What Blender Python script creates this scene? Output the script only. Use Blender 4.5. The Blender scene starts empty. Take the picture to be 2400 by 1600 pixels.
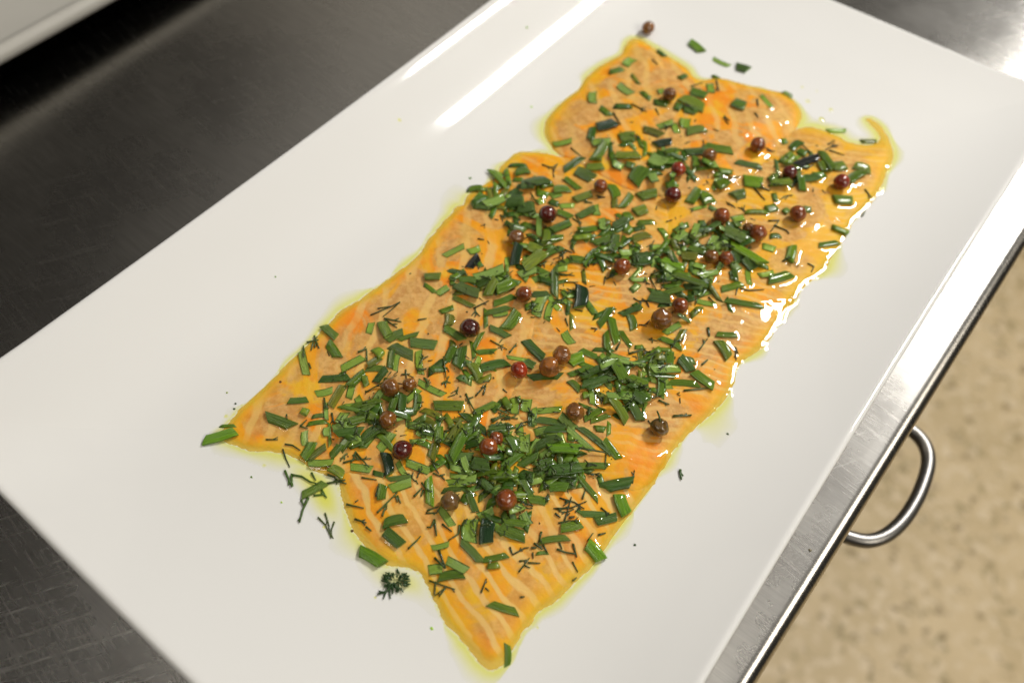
import bpy, math, random
import numpy as np
from mathutils import Matrix, Vector, noise as mnoise

rnd = random.Random(11)
nrs = np.random.RandomState(5)
sc = bpy.context.scene
col = sc.collection

# ------------------------------------------------------------------ camera, world, lamps, exposure
ZC = 0.900                      # counter top
ZP = 0.908                      # inside floor of the platter
F_PX = 2003.0                   # focal length in pixels of the 2400 px wide photograph
CAM = np.array([0.0, 0.0, ZP + 0.240])
AX = np.array([[0.79131546, 0.51324491, -0.33226422],      # world x, y, z seen in camera axes (right, down, forward)
               [0.61101310, -0.64430769, 0.45992455],
               [0.02197354, -0.56696320, -0.82344999]])

cam_d = bpy.data.cameras.new('camera')
cam = bpy.data.objects.new('camera', cam_d)
col.objects.link(cam)
right, down, fwd = AX[:, 0], AX[:, 1], AX[:, 2]
M = Matrix(((right[0], -down[0], -fwd[0], CAM[0]),
            (right[1], -down[1], -fwd[1], CAM[1]),
            (right[2], -down[2], -fwd[2], CAM[2]),
            (0, 0, 0, 1)))
cam.matrix_world = M
cam_d.sensor_width = 36.0
cam_d.lens = 36.0 * F_PX / 2400.0
cam_d.clip_start = 0.01
cam_d.clip_end = 50
cam_d.dof.use_dof = True
cam_d.dof.focus_distance = 0.268
cam_d.dof.aperture_fstop = 7.5
sc.camera = cam

world = bpy.data.worlds.new('World')
sc.world = world
world.use_nodes = True
bg = world.node_tree.nodes['Background']
bg.inputs[0].default_value = (1.0, 0.92, 0.80, 1)
bg.inputs[1].default_value = 0.03

def area(name, loc, aim, sx, sy, power, color):
    d = bpy.data.lights.new(name, 'AREA')
    d.shape = 'RECTANGLE'; d.size = sx; d.size_y = sy
    d.energy = power; d.color = color
    o = bpy.data.objects.new(name, d); col.objects.link(o)
    o.location = loc
    v = Vector(aim) - Vector(loc)
    o.rotation_euler = v.to_track_quat('-Z', 'Y').to_euler()
    return o
# the fluorescent tube that mirrors in the platter's rim and in the steel, running away from the camera
area('tube_lamp', (0.14, 1.25, ZP + 1.10), (0.14, 1.25, 0), 0.11, 0.54, 25.5, (1.0, 0.98, 0.945))
# a second, weaker tube behind the cook
area('rear_tube_lamp', (-0.35, -0.75, ZP + 1.35), (-0.35, -0.75, 0), 1.2, 0.09, 3, (1.0, 0.95, 0.87))
# dim far panel, added for the pale band mirrored in the steel
area('far_band_fill', (-2.5, 1.35, ZP + 1.85), (-0.2, 0.2, ZP), 1.0, 2.0, 1.5, (1.0, 0.90, 0.74))
area('aisle_floor_fill', (1.6, -0.10, ZP + 1.35), (1.3, -0.10, 0), 0.9, 0.9, 21, (1.0, 0.93, 0.80))  # added fill that brightens the floor beyond the counter
# lit ceiling overhead
area('ceiling_bounce', (0.2, 0.25, ZP + 1.6), (0.2, 0.25, 0), 3.6, 2.8, 7, (1.0, 0.955, 0.88))

sc.render.engine = 'CYCLES'
sc.cycles.use_denoising = True
sc.cycles.max_bounces = 8
sc.cycles.transparent_max_bounces = 12
sc.cycles.caustics_reflective = False
sc.cycles.caustics_refractive = False
sc.cycles.sample_clamp_indirect = 6
sc.view_settings.view_transform = 'Standard'
sc.view_settings.look = 'None'
sc.view_settings.exposure = 0.0
sc.view_settings.gamma = 1.0
sc.view_settings.use_curve_mapping = False

# ------------------------------------------------------------------ helpers
def ray(px, py):
    return AX @ np.array([px - 1200.0, py - 800.0, F_PX])
def at(px, py, z):
    """world point at height z that the photograph shows at pixel px, py"""
    w = ray(px, py)
    return CAM + w * ((z - CAM[2]) / w[2])
def depth(p):
    return float((np.asarray(p) - CAM) @ fwd)
def pix(p):
    v = np.asarray(p) - CAM
    d = v @ fwd
    return v @ right / d * F_PX + 1200, v @ down / d * F_PX + 800

def tag(o, label=None, cat=None, group=None, kind=None):
    if label: o['label'] = label
    if cat: o['category'] = cat
    if group: o['group'] = group
    if kind: o['kind'] = kind
    return o
def mesh_obj(name, verts, faces, mat, parent=None, smooth=True, loc=None):
    me = bpy.data.meshes.new(name)
    verts = np.asarray(verts, float)
    if loc is not None: verts = verts - np.asarray(loc)
    me.from_pydata(verts.tolist(), [], faces)
    me.materials.append(mat)
    if smooth: me.polygons.foreach_set('use_smooth', [True] * len(me.polygons))
    me.update()
    o = bpy.data.objects.new(name, me); col.objects.link(o)
    if loc is not None: o.location = loc
    if parent: o.parent = parent
    return o
def empty(name, loc):
    o = bpy.data.objects.new(name, None); col.objects.link(o)
    o.location = loc; o.empty_display_size = 0.02
    return o

class NT:
    """small wrapper for node materials"""
    def __init__(self, name):
        self.m = bpy.data.materials.new(name); self.m.use_nodes = True
        self.t = self.m.node_tree; self.t.nodes.clear()
        self.out = self.n('ShaderNodeOutputMaterial')
    def n(self, typ, **kw):
        nd = self.t.nodes.new(typ)
        for k, v in kw.items():
            if k.startswith('i_'):
                nd.inputs[k[2:].replace('_', ' ')].default_value = v
            else: setattr(nd, k, v)
        return nd
    def l(self, a, b): self.t.links.new(a, b)
    def math(self, op, a, b=None, clamp=False):
        nd = self.n('ShaderNodeMath', operation=op, use_clamp=clamp)
        for i, v in enumerate((a, b)):
            if v is None: continue
            if isinstance(v, (int, float)): nd.inputs[i].default_value = v
            else: self.l(v, nd.inputs[i])
        return nd.outputs[0]
    def mix(self, fac, a, b, typ='MIX'):
        nd = self.n('ShaderNodeMix', data_type='RGBA', blend_type=typ)
        for i, v in ((0, fac), (6, a), (7, b)):
            if isinstance(v, (int, float)): nd.inputs[i].default_value = v
            elif isinstance(v, tuple): nd.inputs[i].default_value = (*v, 1) if len(v) == 3 else v
            else: self.l(v, nd.inputs[i])
        return nd.outputs[2]
    def ramp(self, fac, p0, p1):
        nd = self.n('ShaderNodeMapRange', interpolation_type='SMOOTHSTEP')
        nd.inputs[1].default_value = p0; nd.inputs[2].default_value = p1
        self.l(fac, nd.inputs[0])
        return nd.outputs[0]
    def noise(self, vec, scale, detail=3, rough=0.5, dist=0.0):
        nd = self.n('ShaderNodeTexNoise')
        nd.inputs['Scale'].default_value = scale; nd.inputs['Detail'].default_value = detail
        nd.inputs['Roughness'].default_value = rough; nd.inputs['Distortion'].default_value = dist
        if vec is not None: self.l(vec, nd.inputs['Vector'])
        return nd.outputs['Fac']
    def mapping(self, vec, rot=(0, 0, 0), scale=(1, 1, 1), loc=(0, 0, 0)):
        nd = self.n('ShaderNodeMapping')
        nd.inputs['Rotation'].default_value = rot; nd.inputs['Scale'].default_value = scale; nd.inputs['Location'].default_value = loc
        self.l(vec, nd.inputs['Vector'])
        return nd.outputs[0]
    def bump(self, h, strength, dist):
        nd = self.n('ShaderNodeBump'); nd.inputs['Strength'].default_value = strength; nd.inputs['Distance'].default_value = dist
        self.l(h, nd.inputs['Height'])
        return nd.outputs[0]
    def principled(self, **kw):
        nd = self.n('ShaderNodeBsdfPrincipled')
        for k, v in kw.items():
            s = nd.inputs[k.replace('_', ' ')]
            if isinstance(v, tuple): s.default_value = (*v, 1) if (len(v) == 3 and s.type == 'RGBA') else v
            elif isinstance(v, (int, float)): s.default_value = v
            else: self.l(v, s)
        self.l(nd.outputs[0], self.out.inputs[0])
        return nd

# ------------------------------------------------------------------ materials
def mat_porcelain():
    t = NT('glazed_white_porcelain')
    co = t.n('ShaderNodeTexCoord').outputs['Object']
    n1 = t.noise(co, 14, 2)
    c = t.mix(n1, (0.80, 0.79, 0.765), (0.845, 0.835, 0.81))
    b = t.bump(t.noise(co, 30, 2, 0.45), 0.016, 0.004)
    t.principled(Base_Color=c, Roughness=0.06, IOR=1.5, Normal=b)
    return t.m
def mat_steel(name, rot=0.0, base=(0.68, 0.655, 0.61), rough=0.29):
    t = NT(name)
    co = t.n('ShaderNodeTexCoord').outputs['Object']
    fine = t.noise(t.mapping(co, (0, 0, rot), (30, 2600, 50)), 1.0, 4, 0.7)
    mid = t.noise(t.mapping(co, (0, 0, rot), (60, 700, 50)), 1.0, 3, 0.7)
    scr = t.noise(t.mapping(t.mapping(co, (0, 0, math.radians(-59))), (0, 0, 0), (26, 620, 50)), 1.0, 3, 0.65)
    sep = t.n('ShaderNodeSeparateXYZ'); t.l(co, sep.inputs[0])
    worn = t.math('MULTIPLY', t.ramp(t.math('MULTIPLY', sep.outputs[1], -1.0), 0.04, 0.16), 0.8)      # the cook's side is worn most
    scr2 = t.math('MULTIPLY', t.ramp(scr, 0.56, 0.74), t.math('ADD', 0.05, t.math('ADD', t.math('MULTIPLY', t.ramp(t.noise(co, 9, 2), 0.45, 0.62), 0.12), worn)), True)
    scr3 = t.ramp(t.noise(t.mapping(t.mapping(co, (0, 0, math.radians(8))), (0, 0, 0), (45, 900, 50)), 1.0, 3, 0.7), 0.52, 0.72)
    scr2 = t.math('ADD', scr2, t.math('MULTIPLY', scr3, 0.16), True)
    blot = t.noise(co, 24, 4, 0.6)
    h = t.math('ADD', fine, t.math('ADD', t.math('MULTIPLY', mid, 0.7), t.math('MULTIPLY', scr2, 0.8)))
    bmp = t.bump(h, 0.10, 0.0004)
    tg = t.n('ShaderNodeCombineXYZ'); tg.inputs[1].default_value = 1.0
    r = t.math('ADD', t.math('MULTIPLY', blot, 0.16), t.math('ADD', t.math('MULTIPLY', scr2, 0.2), rough - 0.10))
    c = t.mix(blot, tuple(v * 0.86 for v in base), tuple(min(1, v * 1.08) for v in base))
    c = t.mix(t.math('MULTIPLY', t.ramp(t.math('ADD', t.math('MULTIPLY', fine, 0.6), t.math('MULTIPLY', mid, 0.4)), 0.36, 0.64), 0.5), c, tuple(v * 0.62 for v in base))
    c = t.mix(t.math('MULTIPLY', scr2, 0.6), c, (0.72, 0.70, 0.66))
    t.principled(Base_Color=c, Metallic=t.math('SUBTRACT', 1.0, t.math('MULTIPLY', scr2, 0.10)), Roughness=r, Normal=bmp, Anisotropic=0.80, Tangent=tg.outputs[0])
    return t.m
def mat_floor():
    t = NT('mottled_beige_floor')
    co = t.n('ShaderNodeTexCoord').outputs['Object']
    a = t.noise(co, 5, 4, 0.6); b = t.noise(co, 34, 4, 0.65, 0.4); c2 = t.noise(co, 60, 3, 0.6); d2 = t.noise(co, 48, 2, 0.5)
    c = t.mix(t.ramp(a, 0.3, 0.7), (0.52, 0.395, 0.21), (0.66, 0.51, 0.295))
    c = t.mix(t.math('MULTIPLY', t.ramp(b, 0.54, 0.66), 0.75), c, (0.25, 0.19, 0.075))
    c = t.mix(t.ramp(c2, 0.50, 0.66), c, (0.72, 0.58, 0.38))
    c = t.mix(t.math('MULTIPLY', t.ramp(d2, 0.60, 0.70), 0.7), c, (0.20, 0.13, 0.05))
    t.principled(Base_Color=c, Roughness=0.55, Normal=t.bump(b, 0.2, 0.01))
    return t.m
def mat_plain(name, color, rough, **kw):
    t = NT(name)
    co = t.n('ShaderNodeTexCoord').outputs['Object']
    n1 = t.noise(co, 30, 3)
    c = t.mix(n1, tuple(v * 0.9 for v in color), tuple(min(1, v * 1.08) for v in color))
    t.principled(Base_Color=c, Roughness=rough, **kw)
    return t.m
def mat_salmon(name, ang, wave, seed, lines=0.75, tan=0.5, yel=0.0, full=0.0):
    """raw salmon: orange flesh, pale fat lines along `ang`, yellower where the slice runs out thin"""
    t = NT(name)
    co = t.n('ShaderNodeTexCoord').outputs['Object']
    off = t.mapping(co, loc=(seed * 0.37, seed * 0.21, 0))
    warp = t.n('ShaderNodeTexNoise'); t.l(off, warp.inputs['Vector'])
    warp.inputs['Scale'].default_value = 34; warp.inputs['Detail'].default_value = 4
    add = t.n('ShaderNodeVectorMath', operation='MULTIPLY_ADD')
    t.l(warp.outputs['Color'], add.inputs[0]); add.inputs[1].default_value = (0.016, 0.016, 0); t.l(off, add.inputs[2])
    rot = t.mapping(add.outputs[0], (0, 0, -ang), (1, 1, 1))
    wv = t.n('ShaderNodeTexWave', wave_type='BANDS', bands_direction='Y', wave_profile='SIN')
    wv.inputs['Scale'].default_value = 0.314 / wave / 1.0
    wv.inputs['Distortion'].default_value = 0.6; wv.inputs['Detail'].default_value = 1
    t.l(rot, wv.inputs['Vector'])
    patch = t.math('ADD', t.ramp(t.noise(off, 42, 3, 0.6, 0.5), 0.40, 0.56), full, True)
    ln = t.math('MULTIPLY', t.ramp(wv.outputs['Fac'], 0.58, 0.92), t.math('MULTIPLY', patch, lines))
    big = t.ramp(t.noise(off, 46, 4, 0.6, 0.8), 0.36, 0.62)
    med = t.ramp(t.noise(off, 85, 3, 0.6, 0.3), 0.42, 0.66)
    at_ = t.n('ShaderNodeAttribute', attribute_name='inner')
    flesh = t.mix(big, (0.92, 0.225, 0.003), (0.93, 0.40, 0.015))
    flesh = t.mix(t.math('MULTIPLY', t.ramp(t.noise(off, 62, 3, 0.55, 0.4), 0.54, 0.66), 0.8), flesh, (0.88, 0.53, 0.035))
    flesh = t.mix(yel, flesh, (0.84, 0.48, 0.030))
    core = t.math('ADD', t.math('MULTIPLY', t.ramp(at_.outputs['Fac'], 0.003, 0.017), 0.95), t.math('MULTIPLY', med, 0.45))
    core = t.math('MULTIPLY', core, t.math('ADD', t.math('MULTIPLY', t.ramp(t.noise(off, 50, 4, 0.6, 1.0), 0.43, 0.55), 0.95), 0.05), True)
    gran = t.ramp(t.noise(off, 330, 3, 0.7), 0.35, 0.70)
    flesh = t.mix(t.math('MULTIPLY', core, min(1.0, tan + 0.50)), flesh, t.mix(gran, (0.60, 0.295, 0.110), (0.78, 0.46, 0.215)))
    flesh = t.mix(ln, flesh, (0.84, 0.54, 0.235))
    thin = t.ramp(at_.outputs['Fac'], 0.0, 0.0125)
    nz = t.noise(off, 60, 2)
    thin = t.math('ADD', thin, t.math('MULTIPLY', t.math('SUBTRACT', nz, 0.5), 0.9), True)
    c = t.mix(thin, (0.90, 0.545, 0.030), flesh)
    h = t.math('ADD', t.noise(off, 420, 3, 0.6), t.math('MULTIPLY', wv.outputs['Fac'], -0.25))
    t.principled(Base_Color=c, Roughness=0.5, Specular_IOR_Level=0.2, Normal=t.bump(h, 0.25, 0.0008), Subsurface_Weight=0.25,
                 Subsurface_Radius=(1.0, 0.45, 0.18), Subsurface_Scale=0.002)
    # where the slice runs out paper-thin the white glaze shows through
    pr = [n_ for n_ in t.t.nodes if n_.type == 'BSDF_PRINCIPLED'][0]
    tr = t.n('ShaderNodeBsdfTransparent'); tr.inputs[0].default_value = (1, 0.93, 0.62, 1)
    ms = t.n('ShaderNodeMixShader')
    clear = t.math('MULTIPLY', t.math('SUBTRACT', 1.0, t.ramp(at_.outputs['Fac'], 0.0003, 0.0085)), 0.60)
    t.l(clear, ms.inputs[0]); t.l(pr.outputs[0], ms.inputs[1]); t.l(tr.outputs[0], ms.inputs[2]); t.l(ms.outputs[0], t.out.inputs[0])
    return t.m
def mat_oil():
    t = NT('golden_green_oil')
    a = t.n('ShaderNodeAttribute', attribute_name='thick')
    f = t.math('MULTIPLY', a.outputs['Fac'], 2300.0, True)
    c = t.mix(f, (1, 1, 1), (0.955, 0.955, 0.34))
    tr = t.n('ShaderNodeBsdfTransparent'); t.l(c, tr.inputs[0])
    gl = t.n('ShaderNodeBsdfGlossy'); gl.inputs['Roughness'].default_value = 0.04
    co = t.n('ShaderNodeTexCoord').outputs['Object']
    b = t.bump(t.noise(co, 520, 2, 0.5), 0.05, 0.0004)
    t.l(b, gl.inputs['Normal'])
    fr = t.n('ShaderNodeFresnel'); fr.inputs['IOR'].default_value = 1.47; t.l(b, fr.inputs['Normal'])
    # light arriving from below the film is not held back (the sheet has no second face)
    bf = t.n('ShaderNodeNewGeometry').outputs['Backfacing']
    fac = t.math('MULTIPLY', fr.outputs[0], t.math('SUBTRACT', 1.0, bf))
    ms = t.n('ShaderNodeMixShader'); t.l(fac, ms.inputs[0]); t.l(tr.outputs[0], ms.inputs[1]); t.l(gl.outputs[0], ms.inputs[2])
    t.l(ms.outputs[0], t.out.inputs[0])
    return t.m
def mat_chive(heap=False):
    t = NT('chive_leaf_heap' if heap else 'chive_leaf')
    oi = t.n('ShaderNodeObjectInfo')
    base_col = t.n('ShaderNodeAttribute', attribute_name='tint').outputs['Color'] if heap else oi.outputs['Color']
    co = t.n('ShaderNodeTexCoord').outputs['Object']
    if heap: co = t.mapping(co, scale=(220, 220, 220))
    rv = t.n('ShaderNodeVectorMath', operation='ADD'); t.l(co, rv.inputs[0])
    cx = t.n('ShaderNodeCombineXYZ'); t.l(t.math('MULTIPLY', oi.outputs['Random'], 37.0), cx.inputs[0]); t.l(t.math('MULTIPLY', oi.outputs['Random'], 53.0), cx.inputs[1])
    t.l(cx.outputs[0], rv.inputs[1])
    st = t.noise(t.mapping(rv.outputs[0], scale=(2.5, 2.5, 2.5) if heap else (0.8, 11, 4)), 1.0, 3, 0.6)
    mo = t.noise(rv.outputs[0], 1.6, 3, 0.6)
    c = t.mix(t.ramp(st, 0.3, 0.7), (0.62, 0.66, 0.6), (1.25, 1.2, 1.25))
    c = t.mix(1.0, base_col, c, 'MULTIPLY')
    c = t.mix(t.math('MULTIPLY', t.ramp(mo, 0.5, 0.8), 0.45), c, t.mix(1.0, base_col, (2.0, 1.45, 0.9), 'MULTIPLY'))
    at_ = t.n('ShaderNodeAttribute', attribute_name='inside')
    c = t.mix(at_.outputs['Fac'], c, t.mix(0.75, c, (0.30, 0.46, 0.09)))
    t.principled(Base_Color=c, Roughness=t.math('ADD', t.math('MULTIPLY', mo, 0.3), 0.22), Specular_IOR_Level=0.5,
                 Normal=t.bump(st, 0.4, 0.0003 if heap else 0.08), Subsurface_Weight=0.0, Coat_Weight=0.3, Coat_Roughness=0.09)
    return t.m
def mat_dill():
    t = NT('dill_frond')
    oi = t.n('ShaderNodeObjectInfo')
    c = t.mix(oi.outputs['Random'], (0.020, 0.042, 0.006), (0.058, 0.085, 0.014))
    c = t.mix(1.0, c, oi.outputs['Color'], 'MULTIPLY')
    t.principled(Base_Color=c, Roughness=0.35, Coat_Weight=0.2)
    return t.m
def mat_pepper():
    t = NT('peppercorn_skin')
    oi = t.n('ShaderNodeObjectInfo')
    co = t.n('ShaderNodeTexCoord').outputs['Object']
    n1 = t.noise(co, 1.3, 3, 0.6); n2 = t.noise(co, 7, 3, 0.6)
    c = t.mix(t.ramp(n1, 0.35, 0.65), oi.outputs['Color'], t.mix(1.0, oi.outputs['Color'], (0.5, 0.5, 0.6), 'MULTIPLY'))
    c = t.mix(t.math('MULTIPLY', t.ramp(n2, 0.55, 0.75), 0.5), c, t.mix(1.0, oi.outputs['Color'], (1.7, 1.6, 1.2), 'MULTIPLY'))
    at_ = t.n('ShaderNodeAttribute', attribute_name='scar')
    c = t.mix(at_.outputs['Fac'], c, (0.03, 0.012, 0.005))
    t.principled(Base_Color=c, Roughness=0.13, Normal=t.bump(n2, 0.10, 0.1), Subsurface_Weight=0.15, Subsurface_Scale=0.001, Subsurface_Radius=(1.0, 0.3, 0.1), Coat_Weight=0.8, Coat_Roughness=0.13)
    return t.m

M_PORC = mat_porcelain()
M_STEEL = mat_steel('brushed_steel_worktop')
M_HANDLE = mat_plain('satin_steel_bar', (0.25, 0.24, 0.225), 0.38, Metallic=1.0)
M_FLOOR = mat_floor()
M_TRAY = mat_plain('dull_grey_tray', (0.50, 0.48, 0.43), 0.35)
M_FRONT = mat_plain('steel_cabinet_front', (0.40, 0.38, 0.35), 0.35, Metallic=1.0)
M_OIL = mat_oil(); M_CHIVE = mat_chive(); M_HEAP = mat_chive(True); M_DILL = mat_dill(); M_PEP = mat_pepper()

# ------------------------------------------------------------------ the setting: floor and steel counter
fl = mesh_obj('floor', [(-4, -4, 0), (4, -4, 0), (4, 5, 0), (-4, 5, 0)], [(0, 1, 2, 3)], M_FLOOR, smooth=False)
tag(fl, kind='structure')

EDGE_A = math.radians(-1.35)      # the counter's front edge runs almost along the platter
counter = empty('steel_counter', (0.019, 0.10, 0.0))
tag(counter, 'brushed steel counter with a rounded front edge under the white platter', 'counter')
counter.rotation_euler.z = EDGE_A
def extrude_y(profile, y0, y1, ny=2):
    V, Fc = [], []
    n = len(profile)
    ys = np.linspace(y0, y1, ny)
    for y in ys:
        for x, z in profile: V.append((x, y, z))
    for j in range(ny - 1):
        for i in range(n):
            a = j * n + i; b = j * n + (i + 1) % n
            Fc.append((a, b, b + n, a + n))
    Fc.append(tuple(range(n - 1, -1, -1))); Fc.append(tuple((ny - 1) * n + i for i in range(n)))
    return V, Fc
prof = [(-0.95, ZC)] + [(x, ZC) for x in (-0.5, -0.1, -0.004)]
for k in range(0, 13):
    a = math.radians(90 - 90 * k / 12)
    prof.append((0.0052 * math.cos(a), ZC - 0.0052 + 0.0052 * math.sin(a)))
prof += [(0.0052, ZC - 0.042), (0.0032, ZC - 0.044), (0.0032, ZC - 0.0405), (-0.95, ZC - 0.0405)]
v, f = extrude_y(prof[::-1], -0.9, 1.9)
wt = mesh_obj('worktop', v, f, M_STEEL, counter, smooth=True)
wt.data.polygons.foreach_set('use_smooth', [len(p.vertices) == 4 for p in wt.data.polygons])
def box(x0, x1, y0, y1, z0, z1):
    V = [(x, y, z) for z in (z0, z1) for y in (y0, y1) for x in (x0, x1)]
    return V, [(0, 2, 3, 1), (4, 5, 7, 6), (0, 1, 5, 4), (2, 6, 7, 3), (0, 4, 6, 2), (1, 3, 7, 5)]
v, f = box(-0.93, -0.012, -0.88, 1.88, 0.10, ZC - 0.0425)
mesh_obj('cabinet', v, f, M_FRONT, counter, smooth=False)
v, f = box(-0.0115, 0.0, -0.20, 0.42, ZC - 0.235, ZC - 0.047)
drawer = mesh_obj('drawer_front', v, f, M_FRONT, counter, smooth=False)
# the bent bar handle on the drawer, sticking out over the floor
def tube(path, radius, seg=10, closed=False, taper=None):
    V, Fc = [], []
    P = [Vector(p) for p in path]
    n = len(P)
    up = Vector((0, 0, 1))
    for i, p in enumerate(P):
        d = (P[min(i + 1, n - 1)] - P[max(i - 1, 0)])
        if d.length < 1e-9: d = Vector((1, 0, 0))
        d.normalize()
        s = d.cross(up)
        if s.length < 1e-4: s = d.cross(Vector((0, 1, 0)))
        s.normalize(); u = s.cross(d)
        r = radius if taper is None else radius * taper(i / max(1, n - 1))
        for k in range(seg):
            a = 2 * math.pi * k / seg
            q = p + s * (math.cos(a) * r) + u * (math.sin(a) * r)
            V.append(tuple(q))
    for i in range(n - 1):
        for k in range(seg):
            a = i * seg + k; b = i * seg + (k + 1) % seg
            Fc.append((a, b, b + seg, a + seg))
    Fc.append(tuple(range(seg - 1, -1, -1))); Fc.append(tuple((n - 1) * seg + k for k in range(seg)))
    return V, Fc
hz = ZP - 0.08
ctl = [(0.008, 0.2495), (0.020, 0.2495), (0.032, 0.2490), (0.038, 0.2475), (0.0425, 0.2437), (0.0455, 0.2375), (0.0472, 0.228), (0.0478, 0.218), (0.0470, 0.207), (0.0443, 0.1975), (0.0398, 0.1910), (0.034, 0.1878), (0.028, 0.1865), (0.018, 0.1862), (0.008, 0.1862)]
hp = []
for i in range(len(ctl) - 1):
    p0, p1, p2, p3 = (np.array(ctl[max(0, min(len(ctl) - 1, k))]) for k in (i - 1, i, i + 1, i + 2))
    for k in range(5):
        u = k / 5
        q = 0.5 * (2 * p1 + (p2 - p0) * u + (2 * p0 - 5 * p1 + 4 * p2 - p3) * u * u + (3 * p1 - p0 - 3 * p2 + p3) * u ** 3)
        hp.append((q[0], q[1], hz))
hp.append((*ctl[-1], hz))
v, f = tube(hp, 0.0029, 14)
hd = mesh_obj('handle', v, f, M_HANDLE)
inv = (Matrix.Translation((0.019, 0.10, 0)) @ Matrix.Rotation(EDGE_A, 4, 'Z')).inverted()
hd.data.transform(inv)
hd.parent = counter
hd['label'] = 'bent steel bar handle sticking out over the floor'

# ------------------------------------------------------------------ the platter
PX0, PX1, PY0, PY1 = -0.2082, 0.0128, -0.0045, 0.3715
def rise(t, W):
    s = np.clip(1 - np.asarray(t) / W, 0, 1)
    return s * s
_t = np.linspace(0, 0.060, 601)
_sl = np.interp(_t, [0, 0.003, 0.0055, 0.009, 0.017, 0.022, 0.0305, 0.037, 0.049], [0, 19, 29, 34, 34, 31.5, 25.5, 13, 0])
_zl = np.concatenate([np.cumsum(np.tan(np.radians(_sl[::-1])))[::-1] * (_t[1] - _t[0])])
def plate_z(x, y):
    x = np.asarray(x, float); y = np.asarray(y, float)
    zx = np.interp(x - PX0, _t, _zl) * 0.98 + 0.0105 * rise(PX1 - x, 0.046)
    zy = 0.0075 * rise(y - PY0, 0.055) + 0.0085 * rise(PY1 - y, 0.062)
    return ZP + np.sqrt(zx * zx + zy * zy)
def rounded_ring(t, n_side=14, n_c=8, r0=0.010):
    r = max(r0 - t, 0.0012)
    x0, x1, y0, y1 = PX0 + t, PX1 - t, PY0 + t, PY1 - t
    pts = []
    cs = [((x1 - r, y1 - r), 0), ((x0 + r, y1 - r), 90), ((x0 + r, y0 + r), 180), ((x1 - r, y0 + r), 270)]
    for q in range(4):
        (cx, cy), a0 = cs[q]
        arcp = [(cx + r * math.cos(math.radians(a0 + 90 * k / n_c)), cy + r * math.sin(math.radians(a0 + 90 * k / n_c))) for k in range(n_c + 1)]
        pts += arcp
        (nx, ny), na = cs[(q + 1) % 4]
        nxt = (nx + r * math.cos(math.radians(na)), ny + r * math.sin(math.radians(na)))
        e = arcp[-1]
        for k in range(1, n_side): pts.append((e[0] + (nxt[0] - e[0]) * k / n_side, e[1] + (nxt[1] - e[1]) * k / n_side))
    # the long sides are drawn in by a hair, the far short side bows out a little
    out = []
    for x, y in pts:
        u = (y - (PY0 + PY1) / 2) / ((PY1 - PY0) / 2); w = (x - (PX0 + PX1) / 2) / ((PX1 - PX0) / 2)
        x2 = x - np.sign(w) * abs(w) ** 3 * 0.0022 * (1 - u * u)
        y2 = y + (np.sign(u) * abs(u) ** 3) * (0.0020 * (1 - w * w))
        out.append((x2, y2))
    return np.array(out)
def platter_mesh():
    R = 0.0023; T = 2 * R
    prof = []           # (inset, height above the top face, absolute?)
    prof.append((0.066, ZC - 0.0, True)); prof.append((0.062, ZC - 0.0, True)); prof.append((0.060, ZC + 0.003, True))
    for t in (0.055, 0.040, 0.025, 0.012, 0.005): prof.append((t, -T, False))
    for k in range(0, 9):
        a = math.radians(-90 - 180 * k / 8)
        prof.append((R - R * math.cos(math.radians(-90 + 0)) * 0 + R * math.cos(a) * 1.0, -R + R * math.sin(a), False))
    for t in (0.0030, 0.0038, 0.0048, 0.006, 0.0075, 0.009, 0.011, 0.013, 0.0155, 0.018, 0.0205, 0.023, 0.028, 0.033, 0.038, 0.043, 0.048, 0.053, 0.058, 0.062, 0.07): prof.append((t, 0.0, False))
    V, Fc = [], []
    n = None
    for t, h, absol in prof:
        p = rounded_ring(t)
        n = len(p)
        z = np.full(n, h) if absol else plate_z(np.clip(p[:, 0], PX0, PX1), np.clip(p[:, 1], PY0, PY1)) + h
        V += [(a[0], a[1], b) for a, b in zip(p, z)]
    for j in range(len(prof) - 1):
        for i in range(n):
            a = j * n + i; b = j * n + (i + 1) % n
            Fc.append((a, b, b + n, a + n))
    Fc.append(tuple(range(n - 1, -1, -1)))
    Fc.append(tuple((len(prof) - 1) * n + i for i in range(n)))
    return V, Fc
v, f = platter_mesh()
platter = mesh_obj('serving_platter', v, f, M_PORC, loc=((PX0 + PX1) / 2, (PY0 + PY1) / 2, ZC))
tag(platter, 'large white rectangular porcelain platter carrying the salmon and herbs', 'platter')

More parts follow.
